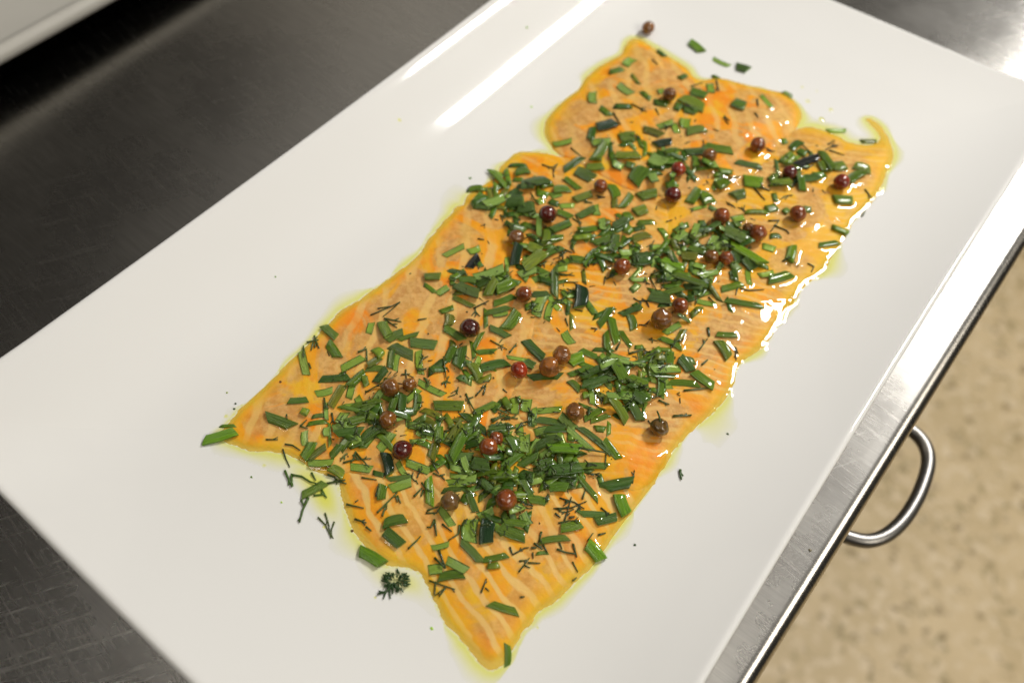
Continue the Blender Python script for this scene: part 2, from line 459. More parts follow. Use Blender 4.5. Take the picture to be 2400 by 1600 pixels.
# the edge of a tray at the upper left
def tray_mesh():
    V, Fc = [], []
    X1, X0, Y0, Y1 = -0.349, -0.62, -0.05, 0.42
    prof = [(0.075, 0.0), (0.070, 0.0), (0.066, 0.022), (0.030, 0.0245)]
    for k in range(9):
        a = math.radians(-90 - 180 * k / 8)
        prof.append((0.0036 + 0.0036 * math.cos(a), 0.0290 + 0.0036 * math.sin(a)))
    prof += [(0.0065, 0.0318), (0.009, 0.0295), (0.014, 0.0285), (0.05, 0.0282)]
    n = 0
    for t, h in prof:
        r = max(0.02 - t, 0.004); ring = []
        for (cx, cy, a0) in ((X1 - t - r, Y1 - t - r, 0), (X0 + t + r, Y1 - t - r, 90), (X0 + t + r, Y0 + t + r, 180), (X1 - t - r, Y0 + t + r, 270)):
            for k in range(7):
                a = math.radians(a0 + 15 * k); ring.append((cx + r * math.cos(a), cy + r * math.sin(a), ZC + h))
        n = len(ring); V += [(q[0], q[1], max(ZC, q[2] - 0.014)) for q in ring]
    for j in range(len(prof) - 1):
        for i in range(n):
            a = j * n + i; b = j * n + (i + 1) % n
            Fc.append((a, b, b + n, a + n))
    Fc.append(tuple(range(n - 1, -1, -1))); Fc.append(tuple((len(prof) - 1) * n + i for i in range(n)))
    return V, Fc
v, f = tray_mesh()
tray = mesh_obj('tray', v, f, M_TRAY, loc=(-0.47, 0.18, ZC))
tag(tray, 'blurred pale grey tray cut off at the upper left corner', 'tray')

# ------------------------------------------------------------------ a height field of the food, half a millimetre fine
RES = 0.0005
GX = np.arange(-0.205, 0.010, RES); GY = np.arange(0.010, 0.345, RES)
XX, YY = np.meshgrid(GX, GY, indexing='ij')
H = plate_z(XX, YY)
H_PLATE = H.copy()
def boxblur(a, r):
    for ax in (0, 1):
        n = a.shape[ax]
        pad = [(0, 0), (0, 0)]; pad[ax] = (r + 1, r)
        c = np.cumsum(np.pad(a, pad, mode='edge'), axis=ax)
        hi = np.take(c, np.arange(2 * r + 1, 2 * r + 1 + n), axis=ax); lo = np.take(c, np.arange(0, n), axis=ax)
        a = (hi - lo) / (2 * r + 1)
    return a
def blobs(r, seed):
    a = np.random.RandomState(seed).rand(*XX.shape)
    for _ in range(3): a = boxblur(a, r)
    return (a - a.mean()) / a.std()
def hz_at(x, y, fld=None):
    fld = H if fld is None else fld
    i = int(np.clip(round((x - GX[0]) / RES), 0, len(GX) - 1)); j = int(np.clip(round((y - GY[0]) / RES), 0, len(GY) - 1))
    return fld[i, j]
def on_food(px, py, lift=0.0, fld=None):
    z = ZP
    for _ in range(4):
        p = at(px, py, z + lift)
        z = hz_at(p[0], p[1], fld) if (GX[0] < p[0] < GX[-1] and GY[0] < p[1] < GY[-1]) else float(plate_z(p[0], p[1]))
    return np.array([p[0], p[1], z])

def smooth_poly(P, n=4, jit=0.0004, seed=0):
    P = np.array(P); N = len(P); out = []
    rs = random.Random(seed)
    for i in range(N):
        p0, p1, p2, p3 = P[i - 1], P[i], P[(i + 1) % N], P[(i + 2) % N]
        for k in range(n):
            t = k / n
            q = 0.5 * ((2 * p1) + (-p0 + p2) * t + (2 * p0 - 5 * p1 + 4 * p2 - p3) * t * t + (-p0 + 3 * p1 - 3 * p2 + p3) * t ** 3)
            out.append(q + np.array([rs.uniform(-jit, jit), rs.uniform(-jit, jit)]))
    return np.array(out)
def inside(x, y, P):
    r = np.zeros(x.shape, bool)
    for i in range(len(P)):
        x1, y1 = P[i - 1]; x2, y2 = P[i]
        if y1 == y2: continue
        c = (y1 > y) != (y2 > y)
        r ^= c & (x < (x2 - x1) * (y - y1) / (y2 - y1) + x1)
    return r
def seg_dist(x, y, P):
    d = np.full(x.shape, 1e9); nx = np.zeros(x.shape); ny = np.zeros(x.shape)
    for i in range(len(P)):
        ax, ay = P[i - 1]; bx, by = P[i]
        vx, vy = bx - ax, by - ay
        L = vx * vx + vy * vy + 1e-18
        t = np.clip(((x - ax) * vx + (y - ay) * vy) / L, 0, 1)
        qx, qy = ax + t * vx, ay + t * vy
        dd = (x - qx) ** 2 + (y - qy) ** 2
        m = dd < d
        d = np.where(m, dd, d); nx = np.where(m, qx, nx); ny = np.where(m, qy, ny)
    return np.sqrt(d), nx, ny

# outlines of the slices, in pixels of the photograph, laid down in this order
SLICES = [
 ('B', 'salmon slice at the right end with a thin curled wisp at its tip', 33, 0.0034, 0.55, 0.40,
  [(1887,295),(1925,300),(1966,316),(1987,329),(2020,336),(2050,334),(2061,322),(2052,304),(2028,278),(2043,275),(2068,295),(2086,323),(2096,354),(2094,380),(2081,402),(2068,438),(2048,471),(2027,494),(2002,520),(1990,540),(1982,558),(1954,596),(1944,619),(1928,640),(1903,657),(1880,678),(1862,703),(1780,720),(1700,720),(1560,640),(1490,530),(1540,430),(1680,370),(1800,320)]),
 ('F', 'salmon slice at the near end with bold pale fat stripes at its tip', -19, 0.0052, 1.0, 0.25,
  [(800,1090),(794,1135),(801,1179),(814,1212),(824,1237),(845,1270),(875,1301),(905,1324),(952,1330),(978,1339),(989,1355),(1010,1398),(1025,1427),(1032,1445),(1045,1466),(1072,1491),(1095,1517),(1113,1542),(1130,1561),(1146,1571),(1165,1570),(1185,1555),(1197,1537),(1212,1508),(1222,1495),(1230,1477),(1248,1462),(1258,1440),(1306,1406),(1339,1375),(1383,1335),(1413,1296),(1444,1248),(1482,1202),(1530,1141),(1551,1100),(1560,1060),(1460,1000),(1300,930),(1100,960),(900,1060)]),
 ('C', 'salmon slice along the right side below the curled end slice', 32, 0.0034, 0.6, 0.55,
  [(1862,701),(1852,716),(1839,732),(1834,749),(1816,777),(1801,800),(1780,822),(1740,848),(1727,870),(1723,897),(1710,921),(1693,946),(1674,967),(1653,986),(1618,1015),(1590,1045),(1569,1072),(1551,1102),(1480,1150),(1330,1080),(1200,960),(1170,820),(1230,660),(1330,560),(1500,560),(1700,630),(1800,670)]),
 ('E', 'small salmon slice at the upper left between the top slice and long slice', -2, 0.0052, 0.5, 0.3,
  [(1204,358),(1224,352),(1255,353),(1300,360),(1450,400),(1560,480),(1540,600),(1380,640),(1250,600),(1150,545),(1092,492),(1087,472),(1099,449),(1133,429),(1164,408),(1170,388),(1189,372)]),
 ('D', 'long salmon slice running down the left side to a pointed tip', -58, 0.0085, 0.75, 0.6,
  [(1071,480),(1054,500),(1031,523),(1015,544),(1000,559),(980,592),(939,628),(867,679),(839,700),(798,725),(752,771),(711,812),(675,845),(637,884),(599,922),(562,952),(543,978),(520,1001),(510,1012),(520,1032),(563,1049),(594,1057),(635,1057),(676,1066),(710,1084),(733,1102),(773,1115),(812,1110),(900,1112),(1050,1080),(1180,960),(1240,820),(1260,680),(1240,560),(1160,495),(1110,480)]),
 ('A', 'top salmon slice with two lobes at the far end of the platter', -45, 0.0075, 0.6, 0.5,
  [(1475,91),(1490,87),(1506,91),(1539,112),(1583,139),(1615,160),(1630,180),(1652,184),(1685,180),(1736,193),(1800,208),(1836,216),(1862,232),(1877,252),(1882,268),(1877,285),(1854,313),(1823,344),(1795,378),(1740,430),(1620,465),(1480,450),(1400,410),(1333,371),(1307,359),(1287,336),(1276,313),(1276,287),(1292,262),(1322,231),(1353,208),(1376,175),(1417,144),(1452,126),(1464,105)]),
]
UNION = np.zeros(XX.shape, bool)
DOUT = np.full(XX.shape, 1e9)
SALMON_IN = np.zeros(XX.shape)
n_lo = 0.5 * blobs(14, 1); n_hi = blobs(5, 2)
PALL = [smooth_poly([on_food(p[0], p[1], 0.0006, H_PLATE)[:2] for p in S_[6]], 4, 0.00022, si) for si, S_ in enumerate(SLICES)]
for P in PALL: UNION |= inside(XX, YY, P)
BORDER = UNION.astype(float)
for _ in range(3): BORDER = boxblur(BORDER, 6)
BORDER = np.clip(BORDER * 2 - 1, 0, 1)
for si, (key, label, ang, wave, lines, tan, px) in enumerate(SLICES):
    P = PALL[si]
    ctr = P.mean(0)
    x0, y0 = P.min(0) - 0.003; x1, y1 = P.max(0) + 0.003
    sx = slice(max(0, int((x0 - GX[0]) / RES)), int((x1 - GX[0]) / RES) + 1); sy = slice(max(0, int((y0 - GY[0]) / RES)), int((y1 - GY[0]) / RES) + 1)
    ins = inside(XX[sx, sy], YY[sx, sy], P)
    dd, _, _ = seg_dist(XX[sx, sy], YY[sx, sy], P)
    base_full = np.maximum(boxblur(boxblur(H, 5), 5), H)
    def thick(d, kk=(1.7 if key == 'A' else 1.0)):
        edge = np.sqrt(np.clip(1 - (1 - np.clip(d / 0.0019, 0, 1)) ** 2, 0, 1))
        return edge * kk * 0.0016 * (0.13 + 0.87 * np.clip(d / 0.013, 0, 1))
    und = 0.00010 * n_lo + 0.000015 * n_hi
    newH = base_full[sx, sy] + thick(dd) + und[sx, sy] * np.clip(dd / 0.002, 0, 1)
    sub = H[sx, sy]; base_loc = base_full
    # mesh of this slice on a 0.75 mm lattice snapped to the outline
    s = 0.00075
    lx = np.arange(x0, x1, s); ly = np.arange(y0, y1, s)
    LX, LY = np.meshgrid(lx, ly, indexing='ij')
    li = inside(LX, LY, P); ld, qx, qy = seg_dist(LX, LY, P)
    li &= ld > 0.00022
    cell = li[:-1, :-1] | li[1:, :-1] | li[1:, 1:] | li[:-1, 1:]
    use = np.zeros(LX.shape, bool)
    use[:-1, :-1] |= cell; use[1:, :-1] |= cell; use[1:, 1:] |= cell; use[:-1, 1:] |= cell
    idx = -np.ones(LX.shape, int); idx[use] = np.arange(use.sum())
    vx = np.where(li, LX, qx)[use]; vy = np.where(li, LY, qy)[use]
    gi = np.clip(np.round((vx - GX[0]) / RES).astype(int), 0, len(GX) - 1); gj = np.clip(np.round((vy - GY[0]) / RES).astype(int), 0, len(GY) - 1)
    dv = np.where(li, ld, 0)[use]
    vz = base_full[gi, gj] + thick(dv) + und[gi, gj] * np.clip(dv / 0.002, 0, 1) + np.where(dv > 0, 0, -0.0002)
    I, J = np.nonzero(cell)
    faces = [(int(idx[a, b]), int(idx[a + 1, b]), int(idx[a + 1, b + 1]), int(idx[a, b + 1])) for a, b in zip(I, J)]
    m = mat_salmon('salmon_flesh_' + key.lower(), math.radians(ang), wave, si + 1, lines, tan, dict(B=0.7, F=0.3, C=0.25).get(key, 0.15), dict(F=0.7, C=0.25, D=0.15).get(key, 0.0))
    o = mesh_obj('salmon_slice', np.stack([vx, vy, vz], 1), faces, m, loc=(ctr[0], ctr[1], ZP))
    a = o.data.attributes.new('inner', 'FLOAT', 'POINT'); a.data.foreach_set('value', (BORDER[gi, gj] * 0.012 + np.clip(dv - 0.004, 0, 0.02) * 0.5 * (BORDER[gi, gj] > 0.9)).astype(np.float32))
    tag(o, label, 'salmon', 'slices of raw salmon on the platter')
    H[sx, sy] = np.where(ins, newH, sub)
    dall, _, _ = seg_dist(XX, YY, P[::2])
    DOUT = np.minimum(DOUT, np.where(inside(XX, YY, P[::2]), 0, dall))
    if key == 'F': pass
H_SALMON = H.copy()

# ------------------------------------------------------------------ herbs and peppercorns: what lies where (tile origin and scale, then centre line, width, tone)
S4, S6 = 400 / 2349.0, 600 / 2352.0
CHIVES = [
(680, 720, S4, """465 255 628 412 115 m;530 487 652 677 130 m;150 590 225 920 110 o;1122 212 1085 352 95 o;1262 205 1358 402 140 l;1545 340 1330 440 110 m;1500 440 1750 365 60 m;
1665 480 1995 515 130 g;1410 530 1680 660 140 g;1400 600 1375 820 100 d;1480 650 1440 860 80 d;1765 600 1790 900 100 o;1175 575 1260 665 125 l;1220 690 1075 800 100 o;1000 690 715 840 105 m;
1060 840 1300 840 80 g;1330 850 1180 1010 100 d;430 980 800 960 90 d;1010 880 830 1070 110 m;1020 950 1050 1070 90 l;360 1190 575 1140 90 m;720 1080 560 1350 110 o;-10 1288 230 1270 85 m;
690 1345 1040 1450 55 m;850 1330 1230 1295 80 m;1770 1030 2100 1200 90 d;1440 1260 1380 1420 110 m;1550 1200 1540 1420 110 d;1760 1190 1740 1420 110 m;220 1400 180 1470 110 l;310 1500 480 1480 60 g;480 1290 500 1540 60 d;700 900 780 1000 80 d"""),
(980, 620, S4, """95 165 300 165 100 l;90 270 230 380 60 m;270 400 410 310 100 m;430 60 660 130 70 d;570 190 810 220 90 m;540 290 820 400 140 g;490 450 750 570 70 o;310 650 480 590 75 m;440 690 420 830 130 o;
370 870 600 1020 110 m;870 940 770 1140 75 m;810 1205 1050 1185 70 m;480 1140 400 1290 110 m;590 1140 540 1400 170 d;850 1250 800 1400 80 o;730 1370 850 1540 130 l;630 1440 720 1568 60 m;870 1430 1210 1330 130 d;
930 620 935 850 60 m;950 660 1230 580 80 m;1030 690 1230 650 90 d;1050 540 1310 430 85 m;1370 650 1210 880 160 m;1000 870 1230 980 90 g;1580 400 1790 400 90 g;1720 430 1620 690 150 m;1480 590 1620 520 90 m;
2260 310 2235 570 180 D;1870 60 1880 410 110 g;1570 190 1800 160 80 m;1400 130 1620 60 100 m;1600 50 1790 130 80 m;810 170 1170 60 130 m;810 260 980 220 90 d;960 380 1080 210 130 l;1080 340 1280 230 150 m;
1290 230 1400 250 70 g;1220 100 1220 10 60 l;1980 350 2100 450 80 m;2270 80 2290 250 60 o;1890 60 2050 50 90 o;1490 1050 1720 1280 120 d;2010 930 2110 1080 110 m;1230 1270 1480 1310 50 m;1480 1330 1590 1400 120 g;2080 1340 2260 1260 150 L;1550 1545 1950 1530 90 d"""),
(1330, 720, S4, """590 20 440 230 100 m;600 150 680 470 115 m;530 340 550 600 100 m;370 575 610 580 60 d;730 330 870 530 75 m;870 110 920 290 110 m;740 80 1000 10 90 d;1350 350 1550 230 90 m;1600 310 1500 470 90 o;
1290 420 1560 550 80 m;1820 0 1700 110 90 o;1510 110 1690 170 50 g;2060 375 2310 375 75 m;2085 470 2230 670 120 l;1740 905 2000 1070 130 m;1400 1030 1790 1050 85 m;1300 980 1290 1200 115 m;1170 870 1560 820 120 m;
1170 950 1490 935 60 d;1550 700 1700 850 130 g;1270 650 1290 780 90 g;1400 620 1400 750 130 m;1000 600 1030 850 90 o;690 770 1100 760 60 d;530 690 550 820 120 g;860 950 1100 1060 120 m;990 1110 1120 1250 90 m;
560 1200 880 1240 100 g;920 1180 1080 1290 150 d;870 1340 1000 1530 130 g;1050 1380 1040 1540 50 d;240 1540 480 1390 90 m;330 1568 560 1480 70 m;180 1340 370 1410 50 d;330 1180 350 1320 80 d;210 1220 290 1200 90 l;
40 1010 170 1130 90 m;210 930 480 830 90 d;220 1060 620 950 110 d;280 1120 480 1030 70 d;30 920 300 840 80 m;190 590 400 680 80 m;930 550 1040 540 60 m;480 800 600 900 100 d;640 1470 720 1520 60 d;640 780 810 1000 150 m;610 1280 820 1520 120 l"""),
(1480, 480, S4, """50 100 200 50 130 l;90 240 300 230 70 m;20 340 180 300 70 d;400 330 490 450 80 m;560 390 650 500 80 d;620 470 750 370 100 m;910 250 850 420 90 m;960 220 1000 300 90 d;830 65 1030 10 50 m;1070 20 1150 70 70 g;
1200 320 1320 330 70 d;1300 350 1560 470 130 g;1400 200 1550 170 100 d;1400 280 1500 250 90 g;1170 430 1080 590 130 m;1240 570 1320 570 90 l;800 580 1000 630 110 m;560 470 620 590 90 o;430 770 700 850 90 L;
740 1090 990 1150 100 g;620 960 1000 1080 85 m;780 1190 950 1230 60 m;930 980 1200 900 80 d;1560 730 1700 850 150 d;1390 540 1790 800 110 L;1600 880 1620 1090 75 m;1400 900 1420 1040 120 d;1250 1160 1510 1080 90 m;
1060 1110 1230 1300 60 o;1330 1320 1770 1370 85 m;1310 1290 1370 1450 55 d;1900 1030 2180 940 120 m;1770 970 1960 930 80 o;2220 580 2180 760 130 L;1810 560 1970 610 80 m;1910 430 2040 420 70 d;1580 95 1840 95 60 l;
1850 60 1990 30 100 m;2100 60 2160 100 90 m;900 1320 1140 1370 70 m;930 1380 840 1530 90 o;770 1270 870 1280 100 d;430 1100 650 1130 70 m;440 1200 680 1160 80 m;260 1250 520 1300 140 g;380 1380 560 1360 60 d;
0 1040 220 1010 60 m;0 1180 90 1090 90 m;40 1420 110 1380 120 d;30 750 240 720 160 d;90 530 50 680 100 m;20 470 230 400 110 o;230 680 400 650 60 g;700 690 900 720 110 o;850 800 1000 870 90 m;1380 800 1480 900 110 g;620 1540 790 1550 50 g;1760 830 1880 860 60 m;1420 650 1500 780 110 d"""),
(1080, 360, S4, """480 420 480 570 75 m;640 640 880 680 140 d;340 700 590 590 110 m;620 220 660 420 75 m;680 150 900 170 60 d;760 250 930 230 100 m;730 350 860 360 60 m;840 440 1180 340 130 d;880 430 1010 430 120 g;1100 440 1230 390 110 m;
1280 500 1480 470 110 m;1240 580 1380 540 90 m;1440 340 1620 480 80 m;1640 60 1430 210 100 d;1600 230 1810 340 140 g;1740 180 1950 180 85 l;1570 630 1790 550 90 l;1360 720 1560 710 65 g;1340 800 1510 870 90 m;1230 650 1340 690 80 d;
1620 850 1840 760 100 m;1840 710 1870 840 110 m;2070 430 2150 590 130 m;2120 620 2120 730 90 o;2349 560 2220 740 110 m;1640 1080 1880 980 90 m;1560 1160 1780 1140 70 l;1940 880 1960 1040 100 m;1830 1220 2040 1170 100 m;2130 1120 2080 1350 140 g;
1510 1440 1680 1470 100 m;1700 1520 1870 1320 110 m;2100 980 2280 900 100 g;2190 1370 2349 1350 90 m;1080 880 1080 1090 80 m;1190 1050 1170 1230 110 l;1260 1050 1500 950 110 m;1210 1190 1400 1130 80 m;930 1270 1090 1330 130 l;800 1270 740 1480 130 D;
880 1540 1130 1370 160 l;1160 1390 1380 1290 90 m;640 1420 640 1540 70 m;110 1350 260 1300 85 m;700 520 830 580 110 d;800 740 980 730 130 d;960 660 990 840 100 g;1060 620 1120 680 100 m;480 710 620 760 60 o;1050 540 1200 570 80 m;240 1420 110 1550 110 K;
2150 830 2230 880 60 m;2230 870 2349 850 110 m;2280 1080 2349 1020 100 m;2090 130 2230 170 90 d;1830 40 1940 60 90 l;420 220 620 460 70 L"""),
(700, 960, S4, """190 60 370 60 90 g;130 190 380 160 60 m;80 300 85 480 100 m;190 460 70 650 130 m;370 510 150 660 90 o;135 730 455 730 110 g;450 790 610 890 130 l;720 780 990 820 110 m;1030 860 1170 900 70 d;385 240 385 350 100 m;425 200 430 470 45 l;
470 240 660 210 100 d;520 330 860 270 100 d;640 10 560 200 130 o;680 170 910 90 110 m;1040 30 1000 130 140 m;1020 90 1170 310 90 g;880 390 1080 260 130 d;1290 330 1110 530 120 m;440 620 580 490 100 m;1200 600 1260 870 140 D;1360 720 1460 890 80 m;
1490 720 1800 840 110 g;1240 950 1520 930 70 g;1270 1080 1540 990 130 m;1160 1040 1130 1220 120 m;1790 960 1810 1290 120 L;1930 240 1930 450 125 m;2240 190 2060 420 130 o;2260 330 2110 640 150 m;1880 460 1820 660 130 o;1530 430 1740 430 70 g;1510 20 1500 260 55 d;
1690 290 1850 300 110 d;1750 370 1850 400 60 d;1600 170 1750 100 90 g;2260 650 2340 850 110 d;2180 770 2290 910 110 g;2100 680 2160 760 120 L;1990 1110 2200 1080 80 d;2250 1200 2349 1250 130 d;60 1170 350 1010 110 m"""),
(1050, 930, S4, """-180 115 190 120 135 m;220 240 510 460 100 d;370 220 650 80 90 m;570 440 870 380 110 d;770 20 850 150 100 l;870 60 1000 30 90 m;920 90 920 220 120 d;1090 30 1060 190 140 m;1140 190 1150 400 90 d;1190 150 1190 370 70 g;1220 190 1550 170 80 g;
1230 300 1600 380 100 g;1540 270 1750 430 120 g;1200 470 1360 460 110 d;1350 440 1590 430 90 d;1220 660 1530 560 120 d;1690 480 1690 600 90 m;1650 440 1980 720 80 m;1390 700 1800 710 150 L;1830 420 2220 740 90 g;2150 600 2349 830 100 m;
1880 310 2110 170 100 m;1980 370 2200 240 110 m;2030 430 2160 440 90 m;2220 350 2210 520 60 m;1820 110 2010 180 50 d;1060 490 1050 770 150 m;850 560 940 700 120 g;790 740 900 760 100 d;980 930 1240 800 110 m;1230 950 1430 870 120 d;1240 1050 1380 930 100 d;
1410 1010 1810 960 150 d;1800 950 2190 940 90 m;1000 1040 1180 1120 160 d;1030 1150 1150 1330 100 g;1110 1400 1360 1430 110 m;1390 1230 1640 1240 130 m;1650 1230 1760 1210 90 o;1800 1100 2050 1380 80 m;2080 1080 2130 1240 80 m;450 1110 590 1300 110 g;
0 1180 380 1140 120 m;250 650 430 640 100 d;340 900 560 930 170 d;230 830 310 1000 120 d;330 1050 680 1040 70 m;630 1260 690 1250 110 l;760 1190 930 1200 70 d;280 1330 380 1560 100 g"""),
(600, 1000, S6, """1190 960 1330 1080 110 d;1180 880 1370 840 95 m;960 1140 1155 1255 115 L;1970 850 1950 1040 140 d;2130 870 2110 1050 130 D;2050 820 2180 770 80 d;1890 1050 2060 1230 80 g;1620 1110 1770 1080 55 m;1590 1310 1710 1300 95 m;
1690 1370 1900 1350 85 m;1760 1220 1930 1320 85 g;2100 1220 2300 1180 60 m;2130 1280 2230 1270 60 l;1690 740 1800 900 70 g"""),
(1000, 1100, S6, """1640 155 1880 110 105 d;1760 240 1830 400 115 L;1410 405 1640 410 60 g;1560 480 1740 430 85 d;1240 540 1410 500 90 m;880 400 930 500 90 d;720 480 900 500 70 m;670 540 890 610 110 m;1050 650 1290 620 60 l;1480 685 1605 815 110 L;1010 770 1110 760 35 m;590 1235 820 1300 75 m;745 1610 745 1795 62 m"""),
(400, 700, S6, """320 1295 590 1225 85 L;460 1162 590 1165 30 m;890 1080 1105 1160 90 m"""),
(1000, 350, S6, """2060 60 2190 130 110 m;1900 280 2000 180 130 m;2050 260 2120 250 110 d;2210 330 2290 310 80 m;1960 430 2110 400 90 l;1880 440 1810 540 80 m;1900 590 2010 540 90 l;170 970 340 890 50 o"""),
(1500, 400, S6, """460 280 540 180 90 m;560 260 650 230 120 m;480 360 600 300 40 m;710 140 790 80 100 m;960 90 1120 110 110 L;1190 90 1260 30 70 g;860 230 960 200 90 g;1230 210 1250 280 50 d;1220 100 1380 110 60 l;1470 60 1500 160 70 m;1520 60 1640 60 60 g;
1920 90 2040 10 90 m;1790 265 1945 265 75 l;1770 520 1910 570 45 l;1650 685 1810 655 45 m;1500 345 1570 360 50 g"""),
(1200, 50, S6, """1110 340 1040 400 70 m;900 460 1010 440 50 m;1340 270 1400 320 40 d;1100 490 1160 570 35 o;740 640 740 750 75 m;980 580 1090 660 60 o;1200 650 1270 710 45 m;950 775 1080 775 50 d;815 790 900 860 60 m;390 1120 545 1105 45 m;1360 620 1380 660 60 m;
1310 740 1430 760 55 d;1500 770 1560 790 80 d;1580 800 1700 830 60 m;1570 700 1760 790 80 l;1650 640 1780 680 65 m;1820 560 1830 660 65 g;1850 490 1890 530 40 m;1540 530 1600 490 50 d;2040 740 2140 780 90 m;1640 190 1740 270 65 L;1850 345 1990 410 38 m;2070 410 2170 440 75 d;
1350 960 1480 930 55 m;1480 940 1520 1020 55 d;1590 890 1590 970 100 m;1610 1010 1760 980 65 l;1220 990 1370 1040 60 o;1000 1060 1120 1060 90 l;790 970 940 930 90 D;740 980 720 1080 70 d;740 1110 900 1100 60 g;860 1120 770 1250 90 l;1320 1130 1460 1100 65 D;
1270 1220 1410 1280 90 d;1400 1220 1530 1150 60 m;1570 1170 1590 1290 40 d;1600 1200 1760 1190 70 g;1690 1240 1690 1340 70 m;1780 1140 2010 1190 60 m;1800 1330 1890 1290 80 m;1900 1370 2020 1380 50 m;960 1230 1160 1230 70 l;920 1300 1010 1320 80 m;1050 1310 1120 1330 60 g"""),
(1650, 150, S6, """530 280 615 400 40 m;730 260 810 300 35 m;1140 615 1300 610 35 m;1450 710 1580 710 35 o;730 690 750 730 50 m;800 780 880 710 70 d;870 790 940 830 50 m;760 910 820 840 80 l;860 920 1040 860 70 K;1100 800 1180 960 80 m;1080 900 1130 980 90 l;1190 940 1290 930 80 l;1380 930 1520 960 60 l;1000 1020 1100 1010 60 m;310 900 510 930 50 g"""),
]
# dill fronds: strokes of one frond joined with /, fronds separated with ;
DILL = [
(400, 700, S6, """1835 150 2040 65 2105 30/1900 90 2040 65/2105 30 2040 90 1950 165;1960 180 2120 210;1970 190 2080 265;1250 400 1360 375/1320 340 1340 400 1365 455/1310 400 1290 475/1330 410 1325 450;1220 430 1220 540;1720 490 1800 460 1805 570;2270 195 2352 180;1790 860 1960 760 2080 700;
2160 650 2165 730/2120 695 2200 690;1190 1170 1250 1110/1190 1170 1260 1190;1030 1380 1060 1470 1095 1545;1050 1335 1120 1345 1190 1390;1410 910 1430 1010;1480 1050 1500 1140;1065 1060 1070 1100;875 1292 985 1292;1270 590 1290 640"""),
(600, 1000, S6, """265 400 330 545/330 545 325 430;330 440 420 455 500 505 560 520/510 420 550 490;650 520 750 500 830 520/660 440 720 460 760 510/760 500 820 485;530 630 620 620 640 640/600 570 650 650/600 600 620 620;480 650 430 760 400 875/415 670 440 720;570 830 640 900 690 1020/635 790 670 900 685 1000/720 870 695 940 690 1020;
830 710 990 745;905 845 1015 880;1010 915 1060 955;1110 790 1200 700 1300 600/1160 820 1190 730/1290 640 1300 690/1300 630 1330 700/1200 700 1200 740;1100 640 1125 520;1450 640 1525 560/1540 580 1515 640;970 465 1110 485;1395 1120 1480 1040 1515 1000;800 330 900 300 1060 290;920 240 1040 370;1620 330 1700 350/1610 310 1680 430;
1470 490 1490 525;1710 890 1800 960;1870 900 1860 980 1770 1040;1640 850 1610 920 1570 920/1640 850 1660 1000;1560 790 1660 790 1690 740/1570 770 1680 730;1590 1410 1760 1470 1830 1490/1650 1420 1640 1550 1760 1460/1740 1480 1680 1560;1640 1200 1740 1300/1680 1130 1740 1290;910 690 940 670"""),
(1000, 1100, S6, """1340 845 1390 940;1340 1020 1380 990;1195 730 1280 760 1380 775/1345 680 1380 805;1220 670 1245 730;845 940 945 810/850 840 920 830/930 855 1045 858/900 880 950 900;765 710 790 780 900 720 940 715;985 675 1065 730/960 720 1010 715;1055 570 1030 670;1070 690 1110 760;975 760 980 815;1575 600 1645 580;1480 650 1530 580;1890 125 1910 5;
1430 270 1460 180;1600 350 1680 410;1210 490 1300 470 1400 465;1310 440 1360 430;1265 470 1290 400 1330 250/1190 360 1330 350 1470 290/1220 260 1360 300 1450 360;1180 400 1230 440;860 1170 900 1165;500 1130 550 1000/540 1085 575 1115;1100 60 1380 70/1080 90 1300 50;2330 0 2332 50 2342 90"""),
(1000, 700, S6, """700 830 740 860;450 890 550 780/520 880 545 800;360 870 400 960 460 1060/380 920 430 900;760 495 825 410;585 380 740 465;1275 180 1300 250;155 530 180 730;2130 930 2230 970;2070 915 2150 880/2030 850 2150 880;2260 1080 2352 1060/2270 1070 2340 1070;1650 1420 1640 1568;1400 1370 1670 1415;1740 470 1780 395;1510 270 1570 275 1540 300;
590 1110 700 1080 840 1100/600 1130 720 1060/640 1010 760 1060/700 990 780 1050;830 1200 880 1140 960 1120;1540 860 1640 960;2040 590 2090 510"""),
(1000, 350, S6, """680 600 720 640/680 600 700 660;850 640 830 690;1340 630 1420 690/1370 610 1420 690;1270 920 1340 950/1250 930 1255 1010/1330 880 1360 950;1530 1060 1590 1020;900 820 980 780;470 820 530 830;1210 1140 1360 1160/1280 1220 1390 1220;1640 1170 1630 1240;430 1460 570 1390;2050 1170 2110 1290/2060 1150 2200 1100;1640 1090 1700 1070;1650 1190 1740 1150/1680 1170 1720 1110;1060 140 1150 170 1210 130"""),
(1500, 400, S6, """1180 460 1280 455 1200 560/1230 500 1350 550 1370 580;1310 830 1380 800 1460 880;1540 850 1600 880 1575 930;2040 420 2070 370;920 1080 1000 1100 1140 1090/900 1070 880 1140;630 1160 680 1210;580 590 600 530 630 580;630 1440 640 1520;240 470 300 450;1050 160 1150 270;370 530 410 530"""),
(1330, 720, S4, """1930 280 1950 400;1800 600 1930 430/1810 590 1920 440;1850 790 1930 720;1600 1145 1960 1110;1250 1280 1400 1335;1450 1500 1710 1480/1460 1495 1700 1490;2310 550 2325 720/2310 550 2349 640;1120 440 1240 460/1160 420 1170 490;840 640 1080 570;660 580 720 480"""),
(1200, 50, S6, """1290 350 1340 400;930 840 1000 950;1320 800 1350 860;1640 600 1760 560;1880 540 1900 640;2250 720 2260 780;2230 840 2260 880;1680 920 1690 900;1850 990 1900 1010;540 1160 660 1260;1100 760 1240 830"""),
(1650, 150, S6, """900 740 980 810;1140 740 1200 700/1150 790 1290 840;1480 1150 1540 1230;490 320 500 380;480 460 500 490"""),
]
